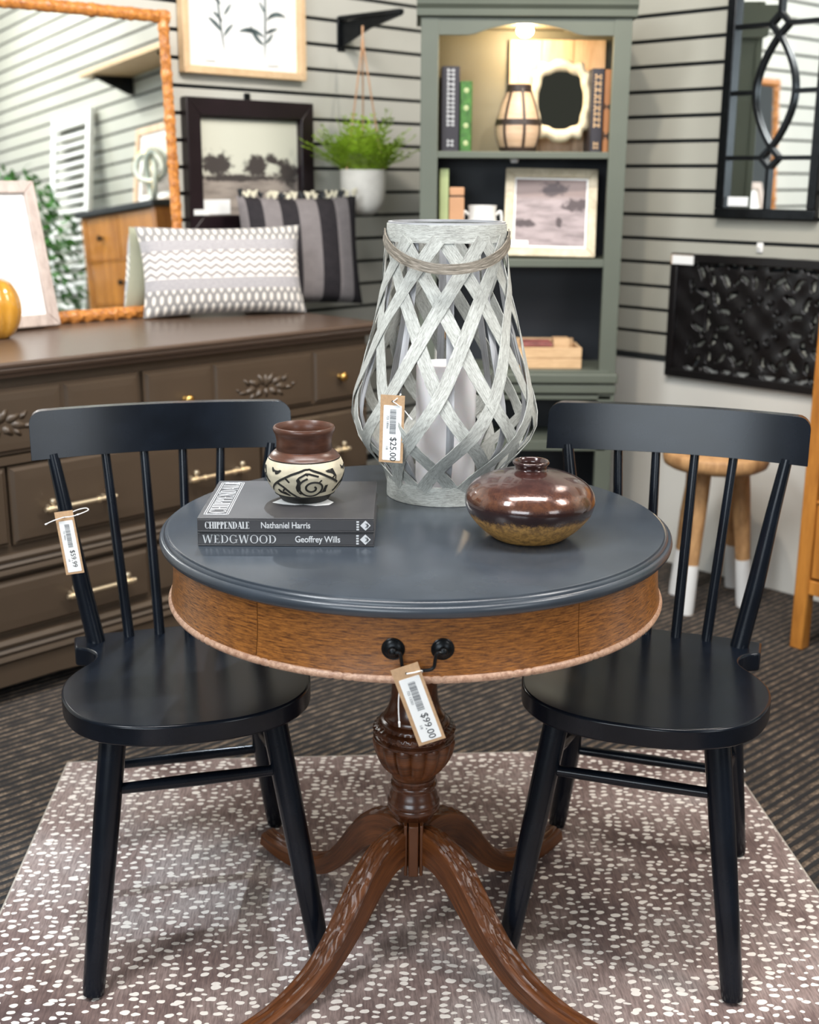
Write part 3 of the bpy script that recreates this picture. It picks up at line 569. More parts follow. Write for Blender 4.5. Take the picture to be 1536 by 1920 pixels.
def book(label, z, th, x0, x1, y0, y1, title, author, tw, rz=0):
    cx, cy = (x0+x1)/2, (y0+y1)/2; W, D = x1-x0, y1-y0
    t = thing('book', label, 'book', (cx, cy, z), rz, 'two stacked books on the table')
    g = G(); g.box(-W/2, W/2, -D/2, D/2, 0, .0022); g.box(-W/2, W/2, -D/2, D/2, th-.0022, th); g.box(-W/2, W/2, -D/2, -D/2+.003, .0022, th-.0022)
    cv = build('jacket', g, 'jacket', t, bevel=.0008)
    build('page_block', G().box(-W/2+.004, W/2-.004, -D/2+.003, D/2-.004, .0022, th-.0022), 'paper', t, bevel=0)
    Rs = T(0, -D/2-.0003, 0) @ STAND
    g = G(); 
    if title == 'CHIPPENDALE': serif(g, title, -W/2+.011, th*.24, th*.50, .80, .24, .05, 0, .0003, Rs, .02)
    else: serif(g, title, -W/2+.007, th*.2, th*.58, 1.17, .13, .05, 0, .0003, Rs, .05)
    build('spine_title', g, 'foil', cv, smooth=False)
    textmesh('author_name', author, th*.62, 'foil', cv, T(0, 0, 0) @ Rs @ T(tw, th*.29, 0) @ Matrix.Diagonal((.86, 1, 1, 1)), .00012, .0002, 'LEFT', .96)
    # publisher mark: a tilted square with an inner chevron and a small upright block of lettering
    g = G(); u = th*.36; cx_, cy_ = W/2-.0125, th/2
    g.prism([(cx_-u, cy_), (cx_, cy_-u), (cx_+u, cy_), (cx_, cy_+u)], 0, .0003, Rs)
    build('publisher_mark', g, 'foil', cv, smooth=False)
    g = G(); 
    for k_ in (.0, .30): g.prism([(cx_-u*.1+k_*u, cy_+u*.45), (cx_-u*.1+k_*u+u*.14, cy_+u*.45), (cx_+u*.5+k_*u*.6, cy_), (cx_-u*.1+k_*u+u*.14, cy_-u*.45), (cx_-u*.1+k_*u, cy_-u*.45), (cx_+u*.30+k_*u*.6, cy_)][::-1], .0003, .0005, Rs)
    build('mark_chevron', g, 'jacket', cv, smooth=False)
    g = G()
    for k_ in range(4): g.box(cx_-u-.0055, cx_-u-.0018, th*.16+k_*th*.18, th*.16+k_*th*.18+th*.11, 0, .0003, Rs)
    build('mark_lettering', g, 'foil', cv, smooth=False)
    return t, cv, W, D
book('lower charcoal book titled WEDGWOOD by Geoffrey Wills', .7425, .0222, BKL, BKR+.0005, -.158, .072, 'WEDGWOOD', 'Geoffrey Wills', .0135)
bk, cv, W, D = book('upper charcoal book titled CHIPPENDALE by Nathaniel Harris', .7647, .0215, BKL, BKR, -.160, .070, 'CHIPPENDALE', 'Nathaniel Harris', -.037, math.radians(.4))
Rt = T(-W/2+.043, -D/2+.018, .0215) @ Matrix.Rotation(PI/2, 4, 'Z')
g = G(); serif(g, 'CHIPPENDALE', .010, .005, .026, .93, .15, .045, 0, .0002, Rt, .05)
for e in (0, .0028):
    x0, x1, y0, y1 = .001+e, .199-e, -.0005+e, .0365-e; q = .0009
    g.box(x0, x1, y0, y0+q, 0, .0002, Rt); g.box(x0, x1, y1-q, y1, 0, .0002, Rt); g.box(x0, x0+q, y0, y1, 0, .0002, Rt); g.box(x1-q, x1, y0, y1, 0, .0002, Rt)
build('cover_title', g, 'foil', cv, smooth=False)

# ------------------------------------------------------------------ carved clay pot and its paper slip
PX, PY, PZ = -.176, -.045, .7867
PROF = [(.034, 0), (.037, .0015), (.040, .006), (.0455, .012), (.0535, .023), (.059, .035), (.0615, .046), (.0600, .057), (.056, .066), (.0505, .0735), (.0445, .078), (.0425, .0815), (.0425, .093), (.0435, .100), (.0455, .1055), (.0475, .109), (.0478, .1125), (.0462, .1152), (.0440, .1155), (.0418, .112), (.0400, .104), (.0395, .085), (.050, .066), (.055, .045), (.040, .01), (0, .006)]
pt_ = thing('clay_pot', 'round terracotta pot with carved cream and black spiral band, standing on the books', 'pot', (PX, PY, PZ), 0)
rim = [p for p in PROF if 1]
i0 = 4; i1 = 9
zs = [(r, z) for r, z in PROF[:20]]
def prz(z): return interp([(b, a) for a, b in PROF[:18]], z)
fine = lambda za, zb, n: [(prz(za+(zb-za)*i/n), za+(zb-za)*i/n) for i in range(n+1)]
build('foot', G().lathe([(0, 0), (.034, 0), (.037, .0015), (.040, .006), (.0452, .0122), (.043, .0125)], 64), 'carve', pt_)
build('carved_band', G().lathe(fine(.012, .0675, 24), 96), 'cream', pt_)
build('neck', G().lathe([(.0546, .0672), (.0556, .0676)]+fine(.068, .0782, 6)+[(.0432, .0785), (.0422, .0790), (.0430, .0800)]+PROF[12:], 96), 'terra', pt_, ang=50)
def onpot(a, z, off=.0003): r = prz(z)+off; return Vector((r*math.cos(a), r*math.sin(a), z))
def stroke(g, pts, wdt, closed=False):
    # pts: (angle deg from front, z mm)
    P_ = [onpot(math.radians(-90+a), z/1000) for a, z in pts]; Nn = [Vector((p.x, p.y, 0)) for p in P_]
    g.ribbon(P_, Nn, wdt*1.6, .0003)
def dens(pts, k=5):
    o = []
    for (a, b), (c, d) in zip(pts, pts[1:]):
        o += [(a+(c-a)*i/k, b+(d-b)*i/k) for i in range(k)]
    return o+[pts[-1]]
g = G()
def motif(A):
    S = lambda p, w_: stroke(g, [(A+a, z) for a, z in p], w_)
    S(dens([(-62, 20), (-50, 30), (-33, 41), (-15, 51), (5, 59), (12, 59.5), (28, 53), (48, 42), (62, 34)]), .0022)      # long arch
    S(dens([(-40, 37), (-30, 31), (-20, 22), (-10, 15), (-4, 13)]), .0022)                                               # crossing diagonal
    S(dens([(-26, 29), (-33, 23)]), .0018); S(dens([(-24, 46), (-18, 39)]), .0018)
    S(dens([(48, 42), (53, 48)]), .0014); S(dens([(26, 38), (30, 42)]), .0014)
    sp = []
    for i in range(60):
        th = math.radians(-250+i*11.2); r = 16.0*(1-i/66)+1.0; sp.append((17+r*math.cos(th)*1.35, 29.5+r*math.sin(th)))
    S(sp, .0019)
    S(dens([(-4, 37), (-6, 43), (-3, 47), (7, 53), (12, 52.5), (25, 48)]), .0019)
    for poly in ([(-7, 36), (-9, 31), (-8, 25), (-4, 20), (-1, 18), (-3, 24), (-4, 30), (-1, 36), (2, 42), (6, 46), (10, 51), (6, 53), (-2, 49), (-5, 43)],
                 [(-50, 59), (-30, 56.5), (-33, 53), (-37, 50), (-41, 49), (-43, 53), (-47, 52), (-49, 55)],
                 [(36, 56), (50, 58), (56, 46), (58, 38), (54, 42), (50, 52), (44, 53), (39, 53)],
                 [(-44, 24), (-40, 26), (-34, 22), (-28, 22), (-20, 16), (-24, 15), (-34, 17), (-42, 19)],
                 [(37, 33), (42, 33), (41, 26), (42, 21), (30, 19), (34, 22)]):
        b = len(g.v); c0 = (sum(p[0] for p in poly)/len(poly), sum(p[1] for p in poly)/len(poly)); m_ = len(poly)
        g.v.append(tuple(onpot(math.radians(-90+A+c0[0]), c0[1]/1000, .0006)))
        for a, z in poly: g.v.append(tuple(onpot(math.radians(-90+A+a), z/1000, .0005)))
        for i in range(m_): g.face([b, b+1+i, b+1+(i+1) % m_])
for A in (0, 120, 240): motif(A)
for z in (67.4, 12.6): stroke(g, [(a, z) for a in range(0, 361, 5)], .0012)
build('incised_pattern', g, 'carve', pt_, smooth=False)
sl = build('paper_slip', G().prism([(-.048, -.026), (-.030, -.036), (-.012, -.040), (.0, -.036), (.02, -.044), (.040, -.038), (.046, -.022), (.02, .02), (-.03, .01)], .78635, .7866), 'paper', smooth=False, loc=None)
sl.data.transform(Matrix.Translation((PX, PY, 0))); tag(sl, 'folded white paper slip trapped under the carved clay pot', 'paper')

# ------------------------------------------------------------------ glazed bottle vase
vs_ = thing('squat_vase', 'squat glossy brown vase with an ochre base and tiny neck, on the tabletop', 'vase', (.169, -.100, .7425))
VP = [(0, .0), (.050, .0), (.056, .003), (.072, .015), (.086, .030), (.0945, .043), (.0985, .056), (.0975, .066), (.092, .077), (.081, .087), (.064, .0955), (.044, .1015), (.030, .1045), (.0245, .1065), (.0235, .109), (.0255, .113), (.0275, .1155), (.0275, .118), (.0258, .1195), (.0235, .1185), (.021, .113), (.0205, .105), (.03, .099), (.06, .088), (0, .03)]
vp = [(p.x, p.y) for p in smooth_pts([(r, z, 0) for r, z in VP[2:21]], 3)]
build('body', G().lathe([(0, 0), (.050, 0)]+vp+VP[21:], 96), 'glaze', vs_, ang=70)

# ------------------------------------------------------------------ willow lantern and candle
LX, LY, LZ0 = .0455, .170, .7425
ln = thing('woven_lantern', 'grey washed woven willow lantern with a drooping front handle', 'lantern', (LX, LY, LZ0))
LT = [(0, .0945), (.030, .095), (.045, .1025), (.06, .1130), (.08, .1300), (.10, .1450), (.122, .1540), (.145, .1560), (.175, .1520), (.21, .1425), (.25, .1310), (.29, .1200), (.33, .1105), (.37, .1035), (.41, .0995), (.435, .098), (.468, .0975)]
def lr(z): return interp(LT, z)
def lp_(a, z, off=0): r = lr(z)+off; return Vector((r*math.cos(a), r*math.sin(a), z))
band = lambda z0, z1, r0, r1, th: [(r0-th, z0), (r0, z0), (r1, z1), (r1-th, z1), (r0-th, z0)]
g = G().lathe(band(.428, .456, .0995, .0985, .003), 64); build('top_band', g, 'ash', ln, ang=40)
build('rim_hoop', G().lathe(band(.455, .4590, .0965, .0965, .006), 64), 'rib', ln)
build('bottom_band', G().lathe(band(0, .032, .0985, .0975, .003), 64), 'ash', ln, ang=40)
build('base_plate', G().lathe([(0, .001), (.0945, .001), (.0945, .007), (0, .007)], 48), 'rib', ln)
NS = 10; SW = math.radians(124); rl = random.Random(21); Z0, Z1 = .026, .434
for fam in (1, -1):
    for k in range(NS):
        P_, Nn = [], []; j0, j1 = rl.uniform(-.07, .07), rl.uniform(-.11, .11)
        for i in range(41):
            t = i/40; z = Z0+(Z1-Z0)*t; a = 2*PI*(k+.25*fam)/NS+math.radians(-96)+fam*SW*(t-.5)+.12*fam*math.sin(2*PI*t)+j0*t+j1*(1-t)
            off = (.0012 if fam > 0 else -.0006)+fam*.0009*math.sin(t*SW/(PI/NS)*PI/1.0+k*PI)
            P_.append(lp_(a, z, off)); dz = .004; sl_ = (lr(z+dz)-lr(z-dz))/(2*dz); Nn.append(Vector((math.cos(a), math.sin(a), -sl_)))
        build('willow_strip', G().ribbon(P_, Nn, .0225, .0011), 'ash', ln, ang=50)
for k in range(10):
    a = 2*PI*(k+.06)/10+math.radians(-90); P_ = [lp_(a, .012+.440*i/30, -.007) for i in range(31)]
    build('inner_rib', G().ribbon(P_, [Vector((math.cos(a), math.sin(a), 0))]*31, .0125, .0014), 'rib', ln, ang=50)
P_, Nn = [], []
for i in range(33):
    t = PI*i/32; P_.append(Vector((.1015*math.cos(t), -.128*math.sin(t)**.9, .440-.050*math.sin(t)))); Nn.append(Vector((math.cos(t), -math.sin(t), .15)))
build('handle', G().ribbon(P_, Nn, .0162, .0024), 'ashdk', ln, ang=50)
for s in (-1, 1): build('handle_rivet', G().tube([(s*.098, 0, .440), (s*.1045, 0, .440)], .004, 12), 'iron', ln)
cn = thing('pillar_candle', 'tall white pillar candle standing inside the woven lantern', 'candle', (LX+.0025, LY, LZ0+.007))
build('wax_body', G().lathe([(0, 0), (.050, 0), (.051, .002), (.051, .214), (.0495, .2185), (.046, .219), (.042, .2135), (.02, .2115), (0, .211)], 64), 'wax', cn)
build('wick', G().tube([(0, 0, .210), (.001, 0, .216), (.002, 0, .222)], .0011, 6), 'ink', cn)
# ------------------------------------------------------------------ dresser (local: x along the left wall, -y into the room)
PF = .687                                     # distance of the drawer fronts from the wall plane
XC = LP(262, 730, PF)[0]+.004; HWD = .815
ds = thing('dresser', 'long taupe brown painted dresser with pale brass bar handles under the golden mirror', 'dresser', left(XC, 0, FLOOR), AL)
ZT = LP(350, 645, PF+.03)[1]-FLOOR            # underside of the top's upper edge line
def dz(x, y): return LP(x, y, PF)[1]-FLOOR
HT = .850-FLOOR
g = G(); prof = [(-PF-.034, HT), (-PF-.036, HT-.006), (-PF-.034, HT-.012), (-PF-.028, HT-.015), (-PF-.030, HT-.019), (-PF-.026, HT-.026), (-PF-.016, HT-.031), (-PF-.012, HT-.040), (-.02, HT-.040), (-.02, HT)]
def extr(g, prof, x0, x1):
    b = len(g.v); n = len(prof)
    for x in (x0, x1): g.v += [(x, y, z) for y, z in prof]
    g.face([b+i for i in range(n)]); g.face([b+n+n-1-i for i in range(n)])
    for i in range(n): j = (i+1) % n; g.face([b+i, b+n+i, b+n+j, b+j])
    return g
build('top', extr(G(), prof, -HWD-.022, HWD+.022), 'browntop', ds, ang=30)
box('carcass', (-HWD, HWD, -PF+.012, -.03, .10, HT-.040), 'brown', ds)
def rail(z, h, prot=.012, name='moulding'):
    pr = [(-PF+.012, z), (-PF-prot*.4, z+h*.02), (-PF-prot, z+h*.16), (-PF-prot*.8, z+h*.30), (-PF-prot*.45, z+h*.36), (-PF-prot*.9, z+h*.5), (-PF-prot*.45, z+h*.64), (-PF-prot*.8, z+h*.70), (-PF-prot, z+h*.84), (-PF-prot*.4, z+h*.98), (-PF+.012, z+h)]
    build(name, extr(G(), pr[::-1], -HWD-.006, HWD+.006), 'brown', ds, ang=25)
rail(.335-.004, .056); rail(.112, .062, .016, 'base_moulding')
def panel(g, x0, x1, z0, z1, y, dep=.009, bw=.022):
    """raised field with sloping edges"""
    b = len(g.v); r1 = [(x0, z0), (x1, z0), (x1, z1), (x0, z1)]; r2 = [(x0+bw*.25, z0+bw*.25), (x1-bw*.25, z0+bw*.25), (x1-bw*.25, z1-bw*.25), (x0+bw*.25, z1-bw*.25)]; r3 = [(x0+bw, z0+bw), (x1-bw, z0+bw), (x1-bw, z1-bw), (x0+bw, z1-bw)]
    for r, d in ((r1, 0), (r2, dep*.9), (r3, dep)):
        g.v += [(x, y-d, z) for x, z in r]
    for k in range(2):
        for i in range(4): j = (i+1) % 4; g.face([b+4*k+i, b+4*k+j, b+4*k+4+j, b+4*k+4+i])
    g.face([b+8, b+9, b+10, b+11])
def knob(x, z, par):
    g = G().lathe([(0, 0), (.008, 0), (.008, .002), (.005, .005), (.005, .010), (.011, .014), (.014, .020), (.012, .026), (.006, .029), (0, .0295)], 20)
    R_ = T(x, -PF-.009, z) @ Matrix.Rotation(PI/2, 4, 'X'); g.v = [tuple(R_ @ Vector(p)) for p in g.v]; build('knob', g, 'gold', par, ang=50)
def barpull(x, z, par, L=.20):
    y = -PF-.009; g = G(); g.tube([(x-L/2, y-.028, z), (x-L/2+.02, y-.028, z), (x+L/2-.02, y-.028, z), (x+L/2, y-.028, z)], .0062, 12)
    for s in (-1, 1):
        for q in (.078, .088, .050): g.lathe([(.0055, -.004), (.0085, -.002), (.0085, .002), (.0055, .004)], 12) if 0 else g.tube([(x+s*L*.5-s*(L*.5-q)-.003, y-.028, z), (x+s*L*.5-s*(L*.5-q)+.003, y-.028, z)], .0085, 12)
        g.tube([(x+s*L*.39, y, z), (x+s*L*.39, y-.03, z)], .005, 10); g.tube([(x+s*L*.39, y-.028, z), (x+s*L*.39, y-.028, z+.013)], .0042, 8)
        g.lathe([(0, .012), (.006, .013), (.0085, .018), (.006, .024), (0, .0255)], 12, c=(x+s*L*.39, y-.028, z))
    build('bar_handle', g, 'brass', par, ang=50)
def ornament(x, z, par):
    g = G(); rn = random.Random(3); y = -PF-.008
    def leaf(px, pz, a, L_, w_):
        pts = []; m = 10; b = len(g.v)
        g.v.append((px+L_*.5*math.cos(a), y-.006, pz+L_*.5*math.sin(a)))
        for i in range(m):
            t = 2*PI*i/m; u, v = L_*.5+L_*.5*math.cos(t), w_*math.sin(t)*(1+.25*math.cos(3*t)); g.v.append((px+u*math.cos(a)-v*math.sin(a), y, pz+u*math.sin(a)+v*math.cos(a)))
        for i in range(m): g.face([b, b+1+i, b+1+(i+1) % m])
    for s in (-1, 1):
        for (dx, dz_, a, L_, w_) in ((.0, .0, .9, .05, .012), (.018, .004, .35, .05, .012), (.03, .0, -.25, .055, .012), (.01, -.004, -.7, .042, .012), (.055, .006, .7, .035, .009), (.062, -.010, .0, .040, .008), (.04, -.012, -.8, .032, .009), (.09, -.006, .4, .022, .006)):
            aa = a if s > 0 else PI-a; leaf(x+s*dx, z+dz_, aa, L_, w_)
    leaf(x, z-.01, PI/2, .05, .012); leaf(x, z, -PI/2, .035, .010)
    o = build('leaf_applique', g, 'brown', par, ang=20); sm = o.modifiers.new('solid', 'SOLIDIFY'); sm.thickness = .003
def drawer(x0, x1, z0, z1, kind):
    g = G().box(x0, x1, -PF, -PF+.018, z0, z1); W_ = x1-x0
    if kind == 'carved':
        e = W_*.275
        for a_, b_ in ((x0, x0+e), (x0+e, x1-e), (x1-e, x1)): panel(g, a_+.006, b_-.006, z0+.006, z1-.006, -PF)
    else: panel(g, x0+.004, x1-.004, z0+.004, z1-.004, -PF, .010, .03)
    o = build('drawer', g, 'brown', ds, smooth=False); zc = (z0+z1)/2
    if kind == 'carved': knob(x0+W_*.152, zc-.006, o); knob(x1-W_*.152, zc-.006, o); ornament((x0+x1)/2, zc-.004, o)
    elif kind == 'mid': barpull((x0+x1)/2-.215, zc-.016, o); barpull((x0+x1)/2+.215, zc-.016, o)
    elif kind == 'side': barpull((x0+x1)/2, zc-.016, o)
    elif kind == 'low': barpull((x0+x1)/2-.235, zc, o); barpull((x0+x1)/2+.235, zc, o)
r1 = (.632, .790); r2 = (.408, .602); r3 = (.188, .322)
drawer(-HWD+.008, -.008, *r1, 'carved'); drawer(.008, HWD-.008, *r1, 'carved')
drawer(-HWD+.008, -.394, *r2, 'side'); drawer(-.386, .386, *r2, 'mid'); drawer(.394, HWD-.008, *r2, 'side')
drawer(-HWD+.008, -.006, *r3, 'low'); drawer(.006, HWD-.008, *r3, 'low')
build('row_rail', extr(G(), [(-PF+.012, .606), (-PF-.006, .608), (-PF-.006, .626), (-PF+.012, .628)][::-1], -HWD, HWD), 'brown', ds)
# scalloped plinth
pl = [(-HWD, .112), (-HWD, 0), (-HWD+.10, 0), (-HWD+.14, .022), (-HWD+.22, .048), (-HWD+.32, .055), (-.30, .055), (-.20, .050), (-.10, .030), (0, .022), (.10, .030), (.20, .050), (.30, .055), (HWD-.32, .055), (HWD-.22, .048), (HWD-.14, .022), (HWD-.10, 0), (HWD, 0), (HWD, .112)]
b_ = build('plinth', G().prism(pl, PF-.016, PF+.006, STAND), 'brown', ds)
for s in (-1, 1): box('side_base', (s*HWD-.009-.009*s, s*HWD+.009-.009*s, -PF+.02, -.03, 0, .112), 'brown', ds)
DT = .850                                     # dresser top height

# ------------------------------------------------------------------ golden mirror leaning on the wall
mx1 = LP(325, 40, .05)[0]-.062; mzt = LP(312, 30, .03)[1]; MW = 1.10; MH = mzt-DT+.005
mt = thing('wall_mirror', 'large mirror in a carved orange bamboo frame, leaning on the dresser top', 'mirror', left(mx1-MW/2, .075, DT), rot=None)
lean_m = math.atan2(.045, MH)
mt.rotation_euler = Matrix.Rotation(AL, 4, 'Z').to_euler(); mt.matrix_world = T(*left(mx1-MW/2, .11, DT)) @ Matrix.Rotation(AL-math.radians(4.1), 4, 'Z') @ Matrix.Rotation(-lean_m, 4, 'X')
def burlrail(p, q, wdt, dep, par, mat='burl', name='frame_rail', seed=1):
    p, q = Vector(p), Vector(q); n = int((q-p).length/.005); rn = random.Random(seed); side = (q-p).normalized().cross(Vector((0, -1, 0)))
    g = G(); P = []; ph = [rn.uniform(0, 6) for _ in range(6)]
    for i in range(n+1):
        t = i/n; c = p.lerp(q, t); s_ = (q-p).length*t; kn = 1+.14*math.exp(-((s_ % .13)-.065)**2/.00008)
        ring = []
        for k in range(12):
            a = 2*PI*k/12; r = (1+.045*math.sin(s_*260+k*1.3+ph[0])+.05*math.sin(s_*140-k*2.1+ph[1])+.05*math.sin(k*3+ph[2]))*kn
            ring.append(tuple(c+side*wdt/2*r*math.cos(a)+Vector((0, -1, 0))*dep/2*r*math.sin(a)))
        P.append(ring)
    b = g.grid(P, cv=True); g.face([b+k for k in range(12)][::-1]); g.face([b+n*12+k for k in range(12)]); return build(name, g, mat, par, ang=50)
fw_ = .037
burlrail((-MW/2, 0, fw_/2), (MW/2, 0, fw_/2), fw_, .035, mt, seed=1); burlrail((-MW/2, 0, MH-fw_/2), (MW/2, 0, MH-fw_/2), fw_, .035, mt, seed=2)
burlrail((-MW/2+fw_/2, 0, 0), (-MW/2+fw_/2, 0, MH), fw_, .035, mt, seed=3); burlrail((MW/2-fw_/2, 0, 0), (MW/2-fw_/2, 0, MH), fw_, .035, mt, seed=4)
box('mirror_glass', (-MW/2+.02, MW/2-.02, -.004, .002, .02, MH-.02), 'mirror', mt, bevel=0)
box('back_board', (-MW/2+.015, MW/2-.015, .003, .012, .015, MH-.015), 'crate', mt)

# ------------------------------------------------------------------ framed things
def frame(name, label, cat, Mx, W_, H_, fwid, fdep, mat, art, mat_border=0, matmat='paper', mat_in=None, miter=True, round_=.0, group=None):
    """origin bottom centre; stands in local xz facing -y"""
    t = thing(name, label, cat); t.matrix_world = Mx; tag(t, group=group)
    for k in range(4):
        a = [(-W_/2, 0), (W_/2, 0), (W_/2-fwid, fwid), (-W_/2+fwid, fwid)] if k == 0 else [(-W_/2, H_), (-W_/2+fwid, H_-fwid), (W_/2-fwid, H_-fwid), (W_/2, H_)] if k == 1 else \
            [(-W_/2, 0), (-W_/2+fwid, fwid), (-W_/2+fwid, H_-fwid), (-W_/2, H_)] if k == 2 else [(W_/2, 0), (W_/2, H_), (W_/2-fwid, H_-fwid), (W_/2-fwid, fwid)]
        g = G().prism(a, 0, fdep, STAND); build('frame_rail', g, mat, t, bevel=.003)
    if matmat and mat_border: box('mat_board', (-W_/2+fwid-.002, W_/2-fwid+.002, -.008, -.002, fwid-.002, H_-fwid+.002), matmat, t, bevel=0)
    m = fwid+mat_border-.001
    g = G(); b = 0; y = -.0085 if mat_border else -.006; g.v = [(-W_/2+m, y, m), (W_/2-m, y, m), (W_/2-m, y, H_-m), (-W_/2+m, y, H_-m), (-W_/2+m, 0, m), (W_/2-m, 0, m), (W_/2-m, 0, H_-m), (-W_/2+m, 0, H_-m)]
    g.face((0, 1, 2, 3), [(0, 0), (1, 0), (1, 1), (0, 1)]); g.face((7, 6, 5, 4)); g.face((0, 4, 5, 1)); g.face((1, 5, 6, 2)); g.face((2, 6, 7, 3)); g.face((3, 7, 4, 0))
    p = build('picture', g, art, t, smooth=False); return t
def lean(base, ang, back): return T(*base) @ Matrix.Rotation(ang, 4, 'Z') @ Matrix.Rotation(-back, 4, 'X')
# whitewashed frame, far left on the dresser
fx = LP(106, 612, .17)[0]; fzt = LP(62, 348, .05)[1]; WFW = .42; WFH = (fzt-DT)/math.cos(.25)+.005
wf = frame('picture_frame', 'whitewashed wood frame with a white mat leaning on the dresser beside the amber gourd', 'picture frame', lean(left(fx-WFW/2-.004, .185, DT+.004), AL, .245), WFW, WFH, .034, .02, 'driftwood', 'sketch', .085)
# dark frame on the wall
dx0, dzt = LP(347, 180, .03); dx1 = LP(586, 190, .03)[0]; DW = dx1-dx0; dzb = 1.09
df = frame('picture_frame', 'wide dark burgundy frame with a sepia tree landscape, hanging above the cushions', 'picture frame', T(*left((dx0+dx1)/2, .003, dzb)) @ Matrix.Rotation(AL, 4, 'Z'), DW, dzt-dzb, .055, .032, 'darkframe', 'sepia')
box('inner_lip', (-DW/2+.052, DW/2-.052, -.020, -.0175, dzt-dzb-.062, dzt-dzb-.052), 'darkframe', df, bevel=.001)
box('print_caption', (-DW/2+.062, -DW/2+.18, -.0075, -.007, .058, .105), 'paper', df, bevel=0)['label'] = 'pale blank corner of the print'
build('hanging_hook', G().box(-.012, .012, -.006, -.002, dzt-dzb-.003, dzt-dzb+.022), 'iron', df, bevel=.001)
st_ = box('price_sticker', (.0, .06, -.0345, -.033, .012, .03), 'paper', df, bevel=0); st_.location = (-DW/2+.012, 0, .045)
# botanical print, pale wood frame
bx0, bzb = LP(345, 135, .03); bx1, _ = LP(574, 150, .03); BW = bx1-bx0
bp = frame('picture_frame', 'pale wood framed white botanical print, topmost on the left wall', 'picture frame', T(*left((bx0+bx1)/2, .003, LP(345, 135, .03)[1])) @ Matrix.Rotation(AL, 4, 'Z'), BW, .52, .024, .032, 'maple', 'paper')
g = G(); gd = G()
def leafy(g, x, z, a, L_, w_, curve=0):
    n = 8; pts = []
    for i in range(n+1):
        t = i/n; aa = a+curve*t; x_ = x+L_*t*math.cos(a+curve*t/2); z_ = z+L_*t*math.sin(a+curve*t/2); pts.append((x_, z_, w_*math.sin(PI*t)**.8, aa))
    b = len(g.v)
    for x_, z_, w2, aa in pts: g.v += [(x_-w2*math.sin(aa), -.0092, z_+w2*math.cos(aa)), (x_+w2*math.sin(aa), -.0092, z_-w2*math.cos(aa))]
    for i in range(n): g.face([b+2*i, b+2*i+1, b+2*i+3, b+2*i+2])
for (cx, cz, s_, leaves) in ((-.075, .075, 1, [(0, 0, 1.75, .30, .0022, -.12), (-.01, .07, 2.3, .07, .008, .4), (-.004, .055, 1.0, .06, .007, -.4), (-.006, .10, 2.35, .05, .006, .3), (.0, .12, .9, .05, .006, 0), (-.01, .15, 2.4, .075, .008, .2), (-.004, .17, .9, .06, .007, 0), (-.012, .20, 2.2, .06, .006, 0), (-.008, .22, 1.1, .06, .006, 0)]),
                             (.088, .062, 1.0, [(0, 0, 1.5, .32, .0022, .1), (.0, .055, 2.75, .085, .009, -.8), (.004, .06, .55, .05, .007, .5), (.0, .08, 2.6, .11, .010, .9), (.005, .09, .5, .06, .007, -.3), (.012, .13, .95, .09, .009, -1.5), (.01, .15, 2.2, .05, .005, 0), (.012, .20, 2.5, .11, .006, .6), (.016, .22, 1.0, .055, .007, 0), (.014, .25, 1.9, .08, .006, 0)])):
    for (x_, z_, a, L_, w_, c_) in leaves: leafy(g, cx+x_, cz+z_-.012, a, L_*.95, (w_*.72 if w_ > .003 else .0030), c_)
M['botan'] = plain('blue_grey_botanical_ink', (.085, .12, .125), .6, .6, 30)
for p in g.v: pass
build('printed_leaves', g, 'botan', bp, smooth=False)
for (x_, n_) in ((-.155, 'left'), (.10, 'right')):
    g = G(); [g.box(x_+i*.006, x_+i*.006+.0045, -.0094, -.0090, .040, .0425) for i in range(7 if x_ < 0 else 8)]; build('caption_line', g, 'botan', bp, smooth=False)

# ------------------------------------------------------------------ amber gourd
gx, _ = LP(0, 600, .30)
gd_ = thing('ceramic_pumpkin', 'glossy amber ribbed ceramic pumpkin at the left end of the dresser', 'pumpkin', left(gx-.012, .30, DT), AL)
hgt = LP(10, 522, .30)[1]-DT
build('body', G().lathe([(0, .0)]+[(.030+.038*math.sin(PI*(i/16))**.62, hgt*(i/16)) for i in range(17)]+[(.012, hgt*.97), (0, hgt*.93)], 72, fr=lambda a, z: 1-.055*abs(math.cos(a*4))**6), 'amber', gd_, ang=60)

# ------------------------------------------------------------------ cushions
def cushion(W_, H_, D_, mat, par, name='cover', n=26, uvs=(1, 1), ear=.06, sides=(-1, 1)):
    g = G()
    for sgn in sides:
        P = []
        for i in range(n+1):
            row = []
            for j in range(n+1):
                u, v = -1+2*i/n, -1+2*j/n; e = (1-abs(u)**2.6)*(1-abs(v)**2.6); th = D_/2*max(0, e)**.42
                sx = 1-ear*(1-abs(u))*0-ear*(1-v*v)*abs(u)**2; sz = 1-ear*1.2*(1-u*u)*abs(v)**2
                wr = .004*math.sin(u*7+v*3)*e
                row.append((u*W_/2*sx, sgn*(th+wr*.5), H_/2+v*H_/2*sz))
            P.append(row)
        g.grid(P, uvf=lambda i, j: (i/n, j/n), flip=(sgn > 0))
    return build(name, g, mat, par, ang=75)
p0 = on(272, 600, Vector((0, 0, 1)), DT); p1 = on(572, 588, Vector((0, 0, 1)), DT); ctr = (p0+p1)/2; CW = (p1-p0).length*1.0
ang1 = math.atan2((p1-p0).y, (p1-p0).x)
c1_ = thing('cushion', 'oblong cream and grey woven cushion with zigzag bands, in front on the dresser', 'cushion')
c1_.matrix_world = T(ctr.x, ctr.y, DT+.004) @ Matrix.Rotation(ang1, 4, 'Z') @ T(0, .0, 0) @ Matrix.Rotation(-.22, 4, 'X')
cushion(CW*1.02, .275, .115, 'cush', c1_, sides=(-1,)); 
